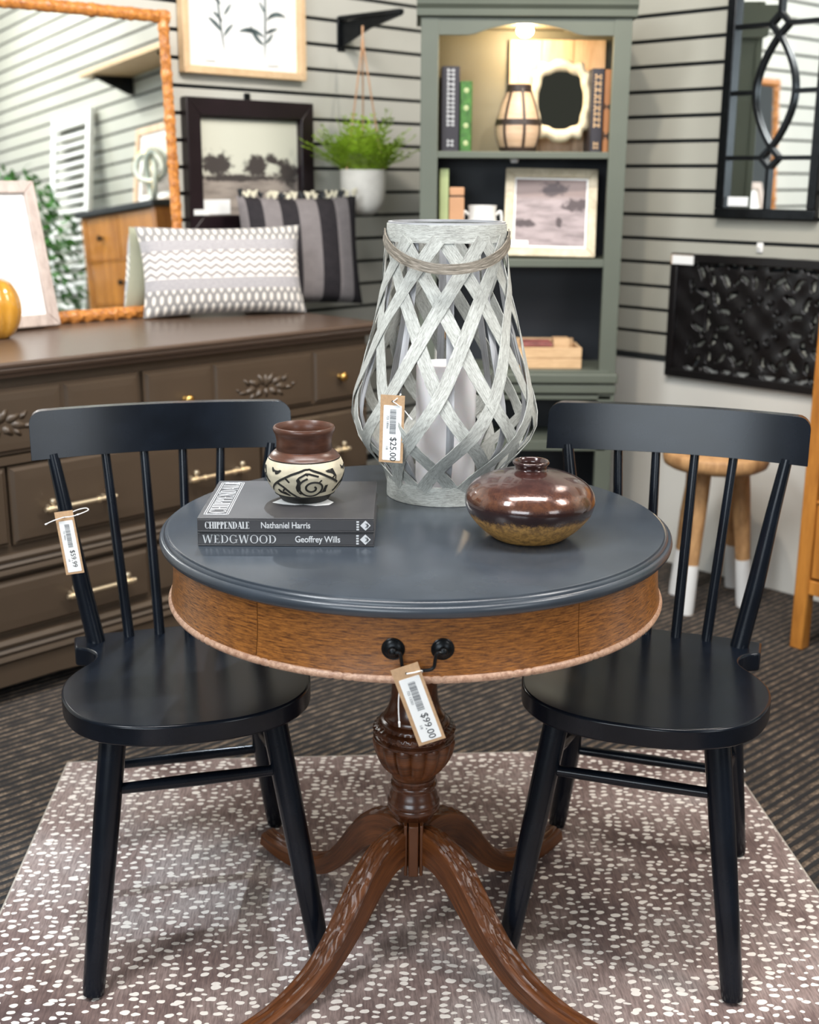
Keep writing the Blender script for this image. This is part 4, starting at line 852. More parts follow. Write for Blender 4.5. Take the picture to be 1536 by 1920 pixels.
cushion(CW*1.02, .275, .115, 'cushback', c1_, 'back_cover', sides=(1,))
c2_ = thing('cushion', 'square black and grey striped cushion with white tufts along its top, behind the oblong one', 'cushion')
sxr, szt = LP(664, 372, .27); sxl = LP(436, 352, .12)[0]; PR_, PL_ = left(sxr, .31), left(sxl, .165); SWD = (PR_-PL_).length; ang2 = math.atan2((PR_-PL_).y, (PR_-PL_).x); cc_ = (PR_+PL_)/2
c2_.matrix_world = T(cc_.x, cc_.y, DT+.003) @ Matrix.Rotation(ang2, 4, 'Z') @ Matrix.Rotation(-.15, 4, 'X')
SH = (szt-DT)*1.03
cushion(SWD, SH, .13, 'stripe', c2_, ear=.05)
rn = random.Random(4)
for i in range(18):
    x = -SWD/2+.012+SWD*.95*i/17; z = SH*(.5+.5*(1-.06*(1-(2*x/SWD)**2)))
    g = G()
    for k in range(7):
        a = rn.uniform(0, 2*PI); e = Vector((x+.013*math.cos(a)+rn.uniform(-.004, .004), rn.uniform(-.012, .008), z+rn.uniform(.008, .024))); g.tube([(x, 0, z-.004), Vector((x, 0, z)).lerp(e, .6)+Vector((0, 0, .004)), e], [.003, .005, .003], 6)
    build('tuft', g, 'stripeblack' if 0 else ('cushback' if i % 3 else 'ink'), c2_)

# ------------------------------------------------------------------ bracket and hanging fern
hp_ = .30
b0x, b0z = LP(642, 62, 0.01)
br = thing('wall_bracket', 'black angled metal bracket arm on the left wall holding the hanging fern', 'bracket', left(b0x, 0, b0z), AL)
box('back_plate', (-.018, .018, -.006, -.0005, -.060, .052), 'iron', br, bevel=.002)
build('arm', G().prism([(.0, .035), (.30, .050), (.30, .036), (.15, .005), (.0, -.050)], -.004, .004, Matrix(((0, 0, 1, 0), (-1, 0, 0, 0), (0, 1, 0, 0), (0, 0, 0, 1)))), 'iron', br, bevel=.001)
build('arm_rail', G().box(-.011, .011, -.30, 0, .040, .056, Matrix.Rotation(0, 4, 'X')), 'iron', br, bevel=.002)
hang = left(b0x, .19, 0)
# place the pot under the arm
def potpx(x, y): return on(x, y, NL, cL-.19)
pc = potpx(681, 318); pl_ = potpx(634, 320); pr_ = potpx(728, 320); pb = potpx(681, 397); PR = (pr_-pl_).dot(RT)/2*.95
ph = pc.z-pb.z+.012
pot = thing('hanging_planter', 'white round-bottomed hanging planter with bright green fern and tan straps', 'planter', Vector((pc.x, pc.y, pc.z-ph)))
build('pot', G().lathe([(0, 0), (PR*.45, .002), (PR*.72, ph*.10), (PR*.90, ph*.27), (PR*.97, ph*.48), (PR, ph*.75), (PR, ph), (PR*.93, ph), (PR*.92, ph*.7), (0, ph*.68)], 56), 'terrac', pot, ang=50)
build('soil', G().lathe([(0, ph*.70), (PR*.93, ph*.70), (PR*.93, ph*.86), (0, ph*.88)], 32), 'soil', pot)
topz = (on(680, 60, NL, cL-.19)).z-(pc.z-ph)
for a in (3.9, 5.9, 1.6):
    build('strap', G().tube([(PR*.97*math.cos(a), PR*.97*math.sin(a), ph*.9), (PR*.80*math.cos(a), PR*.80*math.sin(a), ph+.06), (PR*.06*math.cos(a), PR*.06*math.sin(a), topz-.055), (0, 0, topz-.045)], .0028, 6), 'rope', pot)
build('strap_knot', G().lathe([(0, topz-.06), (.006, topz-.055), (.006, topz-.035), (.0035, topz-.02), (.0035, topz+.02), (0, topz+.02)], 10), 'rope', pot)
rn = random.Random(11)
for k in range(110):
    a = rn.uniform(0, 2*PI); L_ = rn.uniform(.13, .25); up = rn.uniform(.50, 1.45); g = G(); r0 = PR*rn.uniform(.1, .6)
    path = []
    for i in range(8):
        t = i/7; path.append(Vector((math.cos(a)*(r0+L_*t*math.cos(up)*.9), math.sin(a)*(r0+L_*t*math.cos(up)*.9), ph*.85+L_*math.sin(up)*(t-.30*t*t*(1.3-up*.7)))))
    g.tube(path, .0009, 4)
    sd = Vector((-math.sin(a), math.cos(a), 0))
    for i in range(1, 8):
        for s in (-1, 1):
            ll = .034*math.sin(PI*(.15+.8*i/7))**.7+.004; p = path[i]; d = (path[i]-path[i-1]).normalized(); tip = p+sd*s*ll+d*ll*.55+Vector((0, 0, rn.uniform(-.006, .006)))
            mid = p.lerp(tip, .5); w_ = d*.0062; b = len(g.v); g.v += [tuple(p), tuple(mid+w_), tuple(tip), tuple(mid-w_)]; g.face([b, b+1, b+2, b+3])
    build('frond', g, 'fern', pot, smooth=False)

# ------------------------------------------------------------------ bookcase
BY = 1.90
bx0_ = YP(787, 400, BY)[0]; bx1_ = YP(1174, 300, BY)[0]; BWD = bx1_-bx0_; bc = thing('bookcase', 'tall sage grey open bookcase with arched top and a lamp inside, standing in the corner', 'bookcase', ((bx0_+bx1_)/2, BY, FLOOR), 0)
def bz(y, x=985): return YP(x, y, BY)[1]-FLOOR
hw = BWD/2; stw = .052; BD = .24
ztop = bz(-45); z1t, z1b = bz(284), bz(297); z2t, z2b = bz(486), bz(501); z3t = bz(694)
for s in (-1, 1):
    box('stile', (min(s*hw, s*(hw-stw)), max(s*hw, s*(hw-stw)), 0, .022, 0, ztop), 'sage', bc, bevel=.002)
    box('side_panel', (min(s*hw*.99, s*(hw-.018)), max(s*hw*.99, s*(hw-.018)), .02, BD, 0, ztop), 'sage', bc, bevel=0)
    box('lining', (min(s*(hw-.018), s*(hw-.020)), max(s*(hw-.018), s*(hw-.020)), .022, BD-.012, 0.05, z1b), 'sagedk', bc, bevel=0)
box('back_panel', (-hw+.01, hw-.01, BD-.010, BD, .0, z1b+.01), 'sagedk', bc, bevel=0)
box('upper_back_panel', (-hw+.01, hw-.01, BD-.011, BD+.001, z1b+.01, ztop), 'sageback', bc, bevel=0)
for zt_, zb_ in ((z1t, z1b), (z2t, z2b)): box('shelf', (-hw+.019, hw-.019, .004, BD-.012, zb_, zt_), 'sage', bc, bevel=.002)
box('shelf', (-hw+.019, hw-.019, -.004, BD-.012, z3t-.02, z3t), 'sage', bc, bevel=.002)
box('waist_moulding', (-hw-.006, hw+.006, -.016, .03, z3t-.040, z3t-.008), 'sage', bc, bevel=.006, seg=3)
box('waist_rail', (-hw-.003, hw+.003, -.008, .025, z3t-.072, z3t-.044), 'sage', bc, bevel=.004)
box('lower_rail', (-hw+.01, hw-.01, .0, .02, bz(742)-.012, bz(742)+.002), 'sage', bc)
box('shelf', (-hw+.019, hw-.019, .0, BD-.012, bz(845)-.0, bz(826)), 'sage', bc, bevel=.002)
box('base_rail', (-hw, hw, -.002, .02, 0, .09), 'sage', bc)
box('inner_floor', (-hw+.019, hw-.019, .02, BD-.012, .07, .09), 'sagedk', bc, bevel=0)
# arched header and cornice
zs_ = bz(66); zm = bz(44); zc = bz(33)
pts = [(-hw+stw-.002, zc+.02), (-hw+stw-.002, zs_-.005)]+[((hw-stw)*(-1+2*i/24), zs_+(zm-zs_)*max(0, (1-(abs(-1+2*i/24)/.62)**2))*1.0) for i in range(25)]+[(hw-stw+.002, zs_-.005), (hw-stw+.002, zc+.02)]
build('arched_header', G().prism(pts[::-1] if 0 else pts, -.020, -.002, STAND), 'sage', bc, bevel=.001)
build('cornice', extr(G(), [(0.0, zc), (-.012, zc+.004), (-.014, zc+.022), (-.024, zc+.034), (-.026, zc+.05), (-.040, zc+.075), (-.042, zc+.10), (BD, zc+.10), (BD, zc)], -hw-.012, hw+.012), 'sage', bc, ang=25)
box('top_inside', (-hw+.018, hw-.018, .02, BD-.011, zm+.004, zm+.02), 'sageback', bc, bevel=0)
# lamp bulb under the top
BX = YP(985, 52, BY+.06)[0]-bc.location.x; BZ = YP(985, 54, BY+.06)[1]-FLOOR
lampt = thing('light_bulb', 'bright round light bulb under the arch of the bookcase top', 'light bulb', (bc.location.x+BX, BY+.06, FLOOR+BZ))
g = G(); g.lathe([(0, -.020), (.013, -.022), (.022, -.015), (.025, -.004), (.020, .008), (.010, .016), (.009, .018), (0, .018)], 24); build('glass_bulb', g, 'bulb', lampt)
build('bulb_socket', G().lathe([(0, .018), (.011, .018), (.011, .034), (0, .034)], 20), 'brass', lampt)
pl2 = bpy.data.lights.new('bulb_light', 'POINT'); pl2.energy = 3.2; pl2.color = (1, .74, .42); pl2.shadow_soft_size = .02; po = bpy.data.objects.new('bulb_light', pl2); col.objects.link(po); po.location = (bc.location.x+BX, BY+.075, FLOOR+BZ-.030)

def upright_book(label, x0p, x1p, ytop, ybot, mat, Yb, zbase, dep=.15, spine=None, capmat=None, group=None):
    x0, x1 = YP(x0p, ybot, Yb)[0], YP(x1p, ybot, Yb)[0]; zt_ = YP((x0p+x1p)/2, ytop, Yb)[1]; hh = zt_-zbase; tw_ = x1-x0
    t = thing('book', label, 'book', ((x0+x1)/2, Yb, zbase), 0, 'books on the top shelf of the bookcase')
    g = G(); g.box(-tw_/2, -tw_/2+.002, 0, dep, 0, hh); g.box(tw_/2-.002, tw_/2, 0, dep, 0, hh); g.box(-tw_/2+.002, tw_/2-.002, 0, .003, 0, hh)
    c = build('cover', g, mat, t, bevel=.001); box('page_block', (-tw_/2+.002, tw_/2-.002, .003, dep-.004, .004, hh-.004), 'paper', t, bevel=0)
    if spine:
        g = G(); rn = random.Random(len(label))
        for (a, b_, w_, m_) in spine:
            gg = G(); z = hh*a
            while z < hh*b_:
                dzz = rn.uniform(.010, .017)*w_*1.6; gg.box(-tw_*.5*w_, -tw_*.5*w_+tw_*w_*.25, -.0008, .0, z, z+dzz); gg.box(tw_*.5*w_-tw_*w_*.3, tw_*.5*w_, -.0008, .0, z, z+dzz*.9); gg.box(-tw_*.5*w_, tw_*.5*w_, -.0008, 0, z+dzz*.35, z+dzz*.62); z += dzz*1.35
            build('spine_lettering', gg, m_, c, smooth=False)
    return t, c, tw_, hh
S1 = FLOOR+z1t; S2 = FLOOR+z2t; S3 = FLOOR+z3t
upright_book('thick charcoal book with pale spine lettering, leftmost on the top shelf', 827, 861, 124, 281, 'purple', BY+.05, S1, .16, [(.30, .95, .42, 'foil'), (.06, .14, .35, 'foil')])
t, c, tw_, hh = upright_book('bright green patterned book beside the charcoal one, top shelf', 862, 884, 152, 280, 'green', BY+.045, S1, .14)
for k in range(4): build('pale_flower', G().lathe([(0, -.001), (.009, -.0008), (.007, 0), (0, 0)], 8, c=(0, 0, 0)), 'palegreen', c).matrix_local = T(.0, -.0004, hh*(.12+.25*k)) @ Matrix.Rotation(PI/2, 4, 'X')
upright_book('black book with gold spine lettering, right end of the top shelf', 1105, 1128, 128, 284, 'purple', BY+.05, S1, .15, [(.30, .93, .55, 'crate'), (.04, .13, .4, 'crate')])
upright_book('narrow brown book with orange bands, between two dark books', 1129, 1140, 130, 284, 'orange', BY+.052, S1, .15, [(.52, .56, .9, 'ink'), (.15, .18, .9, 'ink')])
upright_book('plain black book at the far right of the top shelf', 1141, 1148, 132, 284, 'purple', BY+.055, S1, .15)
# banded jug
jx = YP(971, 280, BY+.09)[0]; jr = (YP(1013, 220, BY+.09)[0]-YP(928, 220, BY+.09)[0])/2; jh = YP(971, 158, BY+.09)[1]-S1
jg = thing('banded_jug', 'tan clay jug bound with dark brown straps, under the bulb on the top shelf', 'jug', (jx, BY+.09, S1))
jp = [(.68, 0), (.86, .10), (.98, .25), (1.0, .40), (.93, .50), (.80, .66), (.62, .82), (.50, .93), (.46, .97), (.50, 1.0)]
jprof = [(jr*a, jh*b_) for a, b_ in jp]
build('body', G().lathe([(0, 0)]+jprof+[(jr*.40, jh*.99), (jr*.38, jh*.7), (0, jh*.6)], 48), 'rattan', jg, ang=60)
def jrad(z): return interp([(b_*jh, a*jr) for a, b_ in jp], z)
for zz_, w_ in ((.44, .016), (.03, .014), (.93, .022)): z = zz_*jh; build('strap_band', G().lathe([(jrad(z)+.0005, z-w_/2), (jrad(z)+.004, z-w_/2), (jrad(z+w_/2)+.004, z+w_/2), (jrad(z+w_/2)+.0005, z+w_/2)], 48), 'darkband', jg, ang=40)
for k in range(7):
    a = 2*PI*(k+.2)/7-PI/2; P_ = [Vector(((jrad(jh*t)+.0012)*math.cos(a), (jrad(jh*t)+.0012)*math.sin(a), jh*t)) for t in [i/14*.95 for i in range(15)]]
    build('strap', G().ribbon(P_, [Vector((math.cos(a), math.sin(a), 0))]*15, .008, .002), 'darkband', jg)
# plank board behind
px0, pzt = YP(958, 72, BY+.17); px1, _ = YP(1140, 74, BY+.17)
pk = thing('wood_board', 'pale knotty wood board of three planks leaning on the back of the top shelf', 'board', ((px0+px1)/2, BY+.185, S1), rot=(math.radians(-2.2), 0, 0)); pw = (px1-px0)/3
for k in range(3): build('plank', G().box(-1.5*pw+k*pw+.0006, -1.5*pw+(k+1)*pw-.0006, 0, .014, 0, pzt-S1), 'plank', pk, bevel=.001)
# ornate small mirror with scalloped frame
ocx, ocz = YP(1052, 188, BY+.10); orx = (YP(1110, 190, BY+.10)[0]-YP(994, 190, BY+.10)[0])/2; orz = (YP(1050, 110, BY+.10)[1]-YP(1050, 262, BY+.10)[1])/2
om = thing('scalloped_mirror', 'small mirror in a pale scalloped plaster frame on the top shelf', 'mirror', (ocx, BY+.105, ocz-orz)); om.rotation_euler = (math.radians(-5), 0, math.radians(-4))
def sc_out(n, k, sx, sz, amp): return [(sx*math.copysign(abs(math.cos(t))**.62, math.cos(t))*(1+amp*math.cos(k*t)), orz+sz*math.copysign(abs(math.sin(t))**.62, math.sin(t))*(1+amp*math.cos(k*t))) for t in [2*PI*i/n for i in range(n)]]
n = 96; g = G(); O_ = sc_out(n, 12, orx, orz, .05); I_ = sc_out(n, 8, orx*.70, orz*.70, .035); P = []
for i in range(n):
    (ox, oz), (ix, iz) = O_[i], I_[i]; mx_, mz = (ox+ix)/2, (oz+iz)/2
    P.append([(ox, .008, oz), (ox, -.002, oz), ((ox*.75+ix*.25), -.011, (oz*.75+iz*.25)), (mx_, -.014, mz), (ox*.25+ix*.75, -.010, oz*.25+iz*.75), (ix, -.004, iz), (ix, .008, iz)])
g.grid(P, cu=True, cv=True, flip=True); build('scalloped_frame', g, 'beige', om, ang=60)
build('mirror_glass', G().prism([(x*1.03, orz+(z-orz)*1.03) for x, z in I_], -.002, .001, STAND), 'mirrordk', om)
# second shelf
upright_book('pale green book standing at the left of the middle shelf', 824, 841, 316, 420, 'palegreen', BY+.05, S2, .14) if 0 else None
def s2obj(x0, x1, yt, Yb): return YP(x0, yt, Yb)[0], YP(x1, yt, Yb)[0], YP((x0+x1)/2, yt, Yb)[1]
x0, x1, zt_ = s2obj(825, 842, 316, BY+.05)
t = thing('book', 'pale green striped book at the left end of the middle shelf', 'book', ((x0+x1)/2, BY+.05, S2)); w2 = x1-x0; h2 = zt_-S2
build('cover', G().box(-w2/2, -w2/2+.002, 0, .14, 0, h2).box(w2/2-.002, w2/2, 0, .14, 0, h2).box(-w2/2+.002, w2/2-.002, 0, .003, 0, h2), 'palegreen', t, bevel=.001); box('page_block', (-w2/2+.002, w2/2-.002, .003, .136, .003, h2-.003), 'paper', t, bevel=0)
x0, x1, zt_ = s2obj(843, 871, 351, BY+.05); w2 = x1-x0; h2 = zt_-S2
t = thing('wooden_block', 'tan turned wooden block beside the pale green book', 'block', ((x0+x1)/2, BY+.065, S2)); build('body', G().box(-w2/2, w2/2, -.014, .014, 0, h2*.86), 'tan', t, bevel=.002); build('grooved_head', G().box(-w2/2, w2/2, -.014, .014, h2*.88, h2), 'tan', t, bevel=.003); box('groove', (-w2*.45, w2*.45, -.012, .012, h2*.86, h2*.88), 'darkband', t, bevel=0)
cxp, czp = YP(905, 385, BY+.07); cr = (YP(937, 390, BY+.07)[0]-YP(876, 390, BY+.07)[0])/2
cu_ = thing('sugar_bowl', 'white porcelain two-handled bowl on the middle shelf behind the lantern', 'bowl', (cxp, BY+.07, S2)); ch_ = czp-S2
build('body', G().lathe([(0, 0), (cr*.55, 0), (cr*.6, .006), (cr*.85, ch_*.35), (cr*.95, ch_*.6), (cr*.82, ch_*.85), (cr*.9, ch_), (cr*.82, ch_), (cr*.75, ch_*.85), (cr*.85, ch_*.6), (0, ch_*.1)], 48), 'porcelain', cu_, ang=60)
for s in (-1, 1): build('handle', G().tube(smooth_pts([(s*cr*.84, 0, ch_*.82), (s*cr*1.12, 0, ch_*.88), (s*cr*1.18, 0, ch_*.66), (s*cr*.93, 0, ch_*.48)], 5), .004, 8), 'porcelain', cu_)
# leaning frame on the middle shelf
fl, fzb = YP(945, 483, BY+.03); fr_, _ = YP(1112, 486, BY+.03); tl = YP(958, 322, BY+.10); FW2 = (fr_-fl)*1.03
sf = frame('picture_frame', 'limed wood frame with a mauve barn photograph and price sticker, on the middle shelf', 'picture frame', T((fl+fr_)/2+.002, BY+.045, S2+.003) @ Matrix.Rotation(math.radians(-4), 4, 'Z') @ Matrix.Rotation(-.26, 4, 'X') @ Matrix.Rotation(math.radians(.8), 4, 'Y'), FW2, (tl[1]-S2)/math.cos(.26)+.004, .028, .016, 'beige', 'barn', .006, 'paper')
box('price_sticker', (-FW2/2+.012, -FW2/2+.075, -.0185, -.0165, .026, .046), 'paper', sf, bevel=0)
# puck light
px_, pz_ = YP(963, 310, BY+.10); pk2 = thing('puck_light', 'small round unlit puck light under the top shelf', 'light', (px_, BY+.07, FLOOR+z1b)); build('housing', G().lathe([(0, -.012), (.010, -.012), (.013, -.007), (.013, 0), (0, 0)], 24), 'foil', pk2)
# lower shelf: wooden crate with magazines, pale box behind the lantern
x0, zc0 = YP(965, 652, BY+.03); x1, _ = YP(1092, 652, BY+.03); cr_ = thing('wooden_crate', 'shallow pale wooden box of stacked slabs on the lowest visible shelf', 'box', ((x0+x1)/2, BY+.035, S3)); w2 = (x1-x0)/2; h2 = zc0-S3
box('front_board', (-w2, w2, 0, .010, 0, h2*.48), 'crate', cr_, bevel=.0015); box('front_board', (-w2, w2, 0, .010, h2*.5, h2), 'crate', cr_, bevel=.0015)
box('side_board', (-w2, -w2+.010, .010, .15, 0, h2), 'crate', cr_); box('side_board', (w2-.010, w2, .010, .15, 0, h2), 'crate', cr_); box('back_board', (-w2+.01, w2-.01, .14, .15, 0, h2*1.2), 'crate', cr_); box('bottom_board', (-w2+.01, w2-.01, .01, .14, 0, .008), 'crate', cr_)
mg = thing('magazine', 'red and mauve covered magazine lying on top of the shallow wooden box', 'magazine', ((x0+x1)/2-.02, BY+.05, S3+h2+.0005)); box('cover', (-.06, .035, 0, .10, 0, .012), 'redmag', mg); box('pages', (-.0595, .0345, .0005, .0995, .002, .010), 'paper', mg, bevel=0)
bb = thing('wood_offcut', 'small pale wood block at the back of the shallow box', 'block', ((x0+x1)/2+.045, BY+.07, S3+h2*.52)); box('block', (-.025, .025, 0, .06, -.02, h2*.5+.022), 'crate', bb)
x0, z_ = YP(788, 610, BY+.12); x1, _ = YP(822, 610, BY+.12); jj = thing('picture_frame', 'narrow pale wooden frame standing behind the lantern on the lowest shelf', 'picture frame', ((x0+x1)/2+.015, BY+.12, S3)); ww = .035; hh = z_-S3
for a_ in ((-ww, -ww+.01, 0, .012, 0, hh), (ww-.01, ww, 0, .012, 0, hh), (-ww+.01, ww-.01, 0, .012, 0, .01), (-ww+.01, ww-.01, 0, .012, hh-.01, hh)): box('frame_rail', a_, 'crate', jj)
box('picture', (-ww+.008, ww-.008, .004, .010, .008, hh-.008), 'paper', jj, bevel=0)

# ------------------------------------------------------------------ right wall: window-pane mirror
wx0, wzb = RP(1338, 408, .03); wx1, _ = RP(1527, 416, .03); WW = wx1-wx0; WH = 2*(RP(1440, 165, .03)[1]-wzb)-.02
wm = thing('window_mirror', 'black window-pane mirror with oval and diamond muntins on the right wall', 'mirror', right((wx0+wx1)/2, .004, wzb), AR)
fb = .030
for a_ in ((-WW/2, WW/2, -.028, 0, 0, fb), (-WW/2, WW/2, -.028, 0, WH-fb, WH), (-WW/2, -WW/2+fb, -.028, 0, fb, WH-fb), (WW/2-fb, WW/2, -.028, 0, fb, WH-fb)): box('frame_rail', a_, 'iron', wm, bevel=.003)
box('mirror_glass', (-WW/2+fb-.002, WW/2-fb+.002, -.006, -.001, fb-.002, WH-fb+.002), 'mirror', wm, bevel=0)
zc_ = WH/2; zd = (RP(1448, 45, .02)[1]-wzb)-zc_; 
def mun(pts, r=.0065): return build('muntin', G().sweep(pts, [(-r, -r), (r, -r), (r, r), (-r, r)], (0, 1, 0)), 'iron', wm, bevel=.001)
ow = WW*.19; oz_ = zd-.030; Yq = -.014
for s in (-1, 1): mun([(s*ow*math.sin(PI*i/20)**.9, Yq, zc_-oz_+2*oz_*i/20) for i in range(21)], .006)
for s in (-1, 1):
    zq = zc_+s*zd; dd = .030
    for p, q in (((0, -dd), (dd, 0)), ((dd, 0), (0, dd)), ((0, dd), (-dd, 0)), ((-dd, 0), (0, -dd))): mun([(p[0], Yq, zq+p[1]), (q[0], Yq, zq+q[1])])
    for e in (-1, 1): mun([(e*dd, Yq, zq), (e*(WW/2-fb+.003), Yq, zq)])
    mun([(0, Yq, zq+s*dd), (0, Yq, zc_+s*(WH/2-fb+.004))])
for e in (-1, 1): mun([(e*ow, Yq, zc_), (e*(WW/2-fb+.003), Yq, zc_)])
box('price_sticker', (-WW/2+fb+.006, -WW/2+fb+.075, -.0085, -.0062, fb+.006, fb+.034), 'paper', wm, bevel=0)

# ------------------------------------------------------------------ carved panel
qx0, qzt = RP(1258, 474, .03); _, qzb = RP(1256, 705, .03); QW = .66; QH = qzt-qzb
cp = thing('carved_panel', 'black pierced carved floral wall panel below the window-pane mirror', 'wall panel', right(qx0+QW/2, .004, qzb), AR)
def fld(x, z):
    # True where wood
    if abs(x) > QW/2-.022 or z < .022 or z > QH-.022: return True
    u = x/(QH/2); v = (z-QH/2)/(QH/2); r = math.hypot(u, v); th = math.atan2(v, u)
    # voids: leaf shaped slits arranged in mirrored scrolls round the centre flower
    au, av = abs(u), abs(v)
    if r < .46: return not (.30 < r < .38 and math.cos(12*th) > .55)
    for (cu, cv_, an, L_, w_) in VOIDS:
        du, dv = au-cu, av-cv_; p = du*math.cos(an)+dv*math.sin(an); q = -du*math.sin(an)+dv*math.cos(an)
        if (p/L_)**2+((q+.25*p*p/L_)/w_)**2 < 1: return False
    return True
VOIDS = [(.10, .62, 1.4, .11, .035), (.30, .66, .6, .10, .035), (.22, .84, .1, .13, .035), (.50, .40, -.6, .11, .04), (.62, .62, .9, .12, .04), (.52, .83, -.1, .10, .035), (.62, .14, .2, .11, .035), (.78, .34, 1.2, .12, .04),
         (.86, .62, 1.5, .10, .035), (.80, .84, -.3, .12, .035), (.92, .10, 1.5, .12, .03), (1.02, .42, .5, .11, .035), (1.08, .72, 1.1, .12, .04), (1.12, .16, -.5, .12, .035), (1.24, .50, 1.4, .10, .03), (1.22, .84, -.2, .08, .03), (.42, .60, 2.2, .07, .025), (.95, .80, .7, .06, .03), (1.0, .25, 2.0, .06, .028)]
g = G(); nx, nz = 132, int(132*QH/QW); dx_, dz_ = QW/nx, QH/nz; idx = {}
def vid(i, j):
    if (i, j) not in idx: idx[i, j] = len(g.v); x, z = -QW/2+i*dx_, j*dz_; g.v.append((x, -.014-.003*math.sin(60*x)*math.sin(60*z), z))
    return idx[i, j]
for i in range(nx):
    for j in range(nz):
        if fld(-QW/2+(i+.5)*dx_, (j+.5)*dz_): g.face([vid(i, j), vid(i+1, j), vid(i+1, j+1), vid(i, j+1)])
o = build('pierced_carving', g, 'panelblack', cp, ang=30); sm = o.modifiers.new('solid', 'SOLIDIFY'); sm.thickness = .012; sm.offset = -1
o.modifiers.move(0, 0)
for a_ in ((-QW/2, QW/2, -.024, -.002, 0, .026), (-QW/2, QW/2, -.024, -.002, QH-.026, QH), (-QW/2, -QW/2+.026, -.024, -.002, .026, QH-.026), (QW/2-.026, QW/2, -.024, -.002, .026, QH-.026)): box('border_rail', a_, 'panelblack', cp, bevel=.002)
g = G()
for k in range(12): a = 2*PI*k/12; g.lathe([(0, 0), (.010, 0), (.008, .004), (0, .006)], 8, c=(0, 0, 0)); R_ = T(.075*math.cos(a), -.020, QH/2+.075*math.sin(a)) @ Matrix.Rotation(PI/2, 4, 'X'); g.v[-32:] = [tuple(R_ @ Vector(p)) for p in g.v[-32:]]
build('beaded_ring', g, 'panelblack', cp)
pt2 = box('price_sticker', (-QW/2+.008, -QW/2+.088, -.0275, -.0245, QH-.034, QH-.006), 'paper', cp, bevel=0); box('kraft_backing', (-QW/2+.002, -QW/2+.085, -.0250, -.0242, QH-.035, QH-.005), 'kraft', cp, bevel=0)
hx, hz = RP(1423, 465, .01); hk = thing('wall_hook', 'small white plastic hook above the black carved panel', 'hook', right(hx, 0, hz), AR); box('plate', (-.011, .011, -.006, -.0005, -.014, .016), 'white2', hk, bevel=.003); build('peg', G().tube([(0, -.005, .002), (0, -.016, -.001), (0, -.018, .006)], .003, 8), 'white2', hk)

# ------------------------------------------------------------------ stool
sx_, sy_ = .895, 1.665; szb = YP(1330, 892, sy_-.12)[1]; sr = (YP(1428, 860, sy_)[0]-YP(1232, 860, sy_)[0])/2
sl2 = thing('stool', 'round teak stool with white dipped legs against the right wall', 'stool', (sx_, sy_, FLOOR)); hs = szb-FLOOR
build('seat', G().lathe([(0, hs), (sr*.88, hs), (sr*.97, hs+.008), (sr, hs+.022), (sr*1.0, hs+.040), (sr*.97, hs+.048), (0, hs+.050)], 56, fr=lambda a, z: 1+.012*math.sin(3*a)), 'stoolwood', sl2, ang=60)
feet = [on(1285, 1150, Vector((0, 0, 1)), FLOOR), on(1395, 1136, Vector((0, 0, 1)), FLOOR), on(1268, 1112, Vector((0, 0, 1)), FLOOR)]
feet = [Vector((f.x-sx_, f.y-sy_, 0)) for f in feet]; feet.append(Vector((feet[1].x+feet[2].x-feet[0].x+.0, feet[1].y+feet[2].y-feet[0].y, 0)))
for f in feet:
    top = Vector((f.x*.62, f.y*.62, hs+.004)); k = .34; mid = f.lerp(top, k)
    lg = build('leg', G().tube([mid, f.lerp(top, .6), f.lerp(top, .8)+Vector((.003, 0, 0)), top], [.023, .026, .025, .028], 14), 'stoolwood', sl2)
    build('white_dip', G().tube([f, f.lerp(top, .05), mid], [.0235, .0245, .0235], 14), 'white', lg)['label'] = 'white painted leg end'

# ------------------------------------------------------------------ honey chest on the right, with what stands on it
cx0 = RP(1480, 1208, .42)[0]; CHW = .78; CHH = 1.34; CHD = .42
ch = thing('tall_chest', 'tall honey-brown wooden chest of drawers with a black top, cut off at the right edge', 'chest of drawers', right(cx0+CHW/2, 0, FLOOR), AR)
pw_ = .040
for s in (-1, 1):
    box('post', (min(s*CHW/2, s*(CHW/2-pw_)), max(s*CHW/2, s*(CHW/2-pw_)), -CHD, -CHD+pw_, 0, CHH-.03), 'chest', ch, bevel=.003)
    box('post', (min(s*CHW/2, s*(CHW/2-pw_)), max(s*CHW/2, s*(CHW/2-pw_)), -pw_-.01, -.01, 0, CHH-.03), 'chest', ch, bevel=.003)
    box('side_panel', (min(s*(CHW/2-.008), s*(CHW/2-.024)), max(s*(CHW/2-.008), s*(CHW/2-.024)), -CHD+pw_, -pw_-.01, .17, CHH-.03), 'chest', ch, bevel=0)
box('bottom_rail', (-CHW/2+pw_, CHW/2-pw_, -CHD+.004, -CHD+.024, .165, .205), 'chest', ch)
box('back_panel', (-CHW/2+pw_, CHW/2-pw_, -.03, -.015, .165, CHH-.03), 'chest', ch, bevel=0); box('inner_bottom', (-CHW/2+pw_, CHW/2-pw_, -CHD+.024, -.03, .17, .19), 'chest', ch, bevel=0)
build('top', G().box(-CHW/2-.02, CHW/2+.02, -CHD-.02, -.005, CHH-.03, CHH), 'ink', ch, bevel=.004)
rows = [(.212, .425), (.435, .650), (.660, .870), (.880, 1.085)]
def cdrawer(x0, x1, z0, z1):
    g = G().box(x0, x1, -CHD+.006, -CHD+.026, z0, z1); o = build('drawer', g, 'chest', ch, bevel=.004)
    kn = G().lathe([(0, 0), (.007, 0), (.006, .012), (.015, .018), (.014, .026), (0, .030)], 16); R_ = T((x0+x1)/2, -CHD+.006, (z0+z1)/2) @ Matrix.Rotation(PI/2, 4, 'X'); kn.v = [tuple(R_ @ Vector(p)) for p in kn.v]; build('knob', kn, 'iron', o)
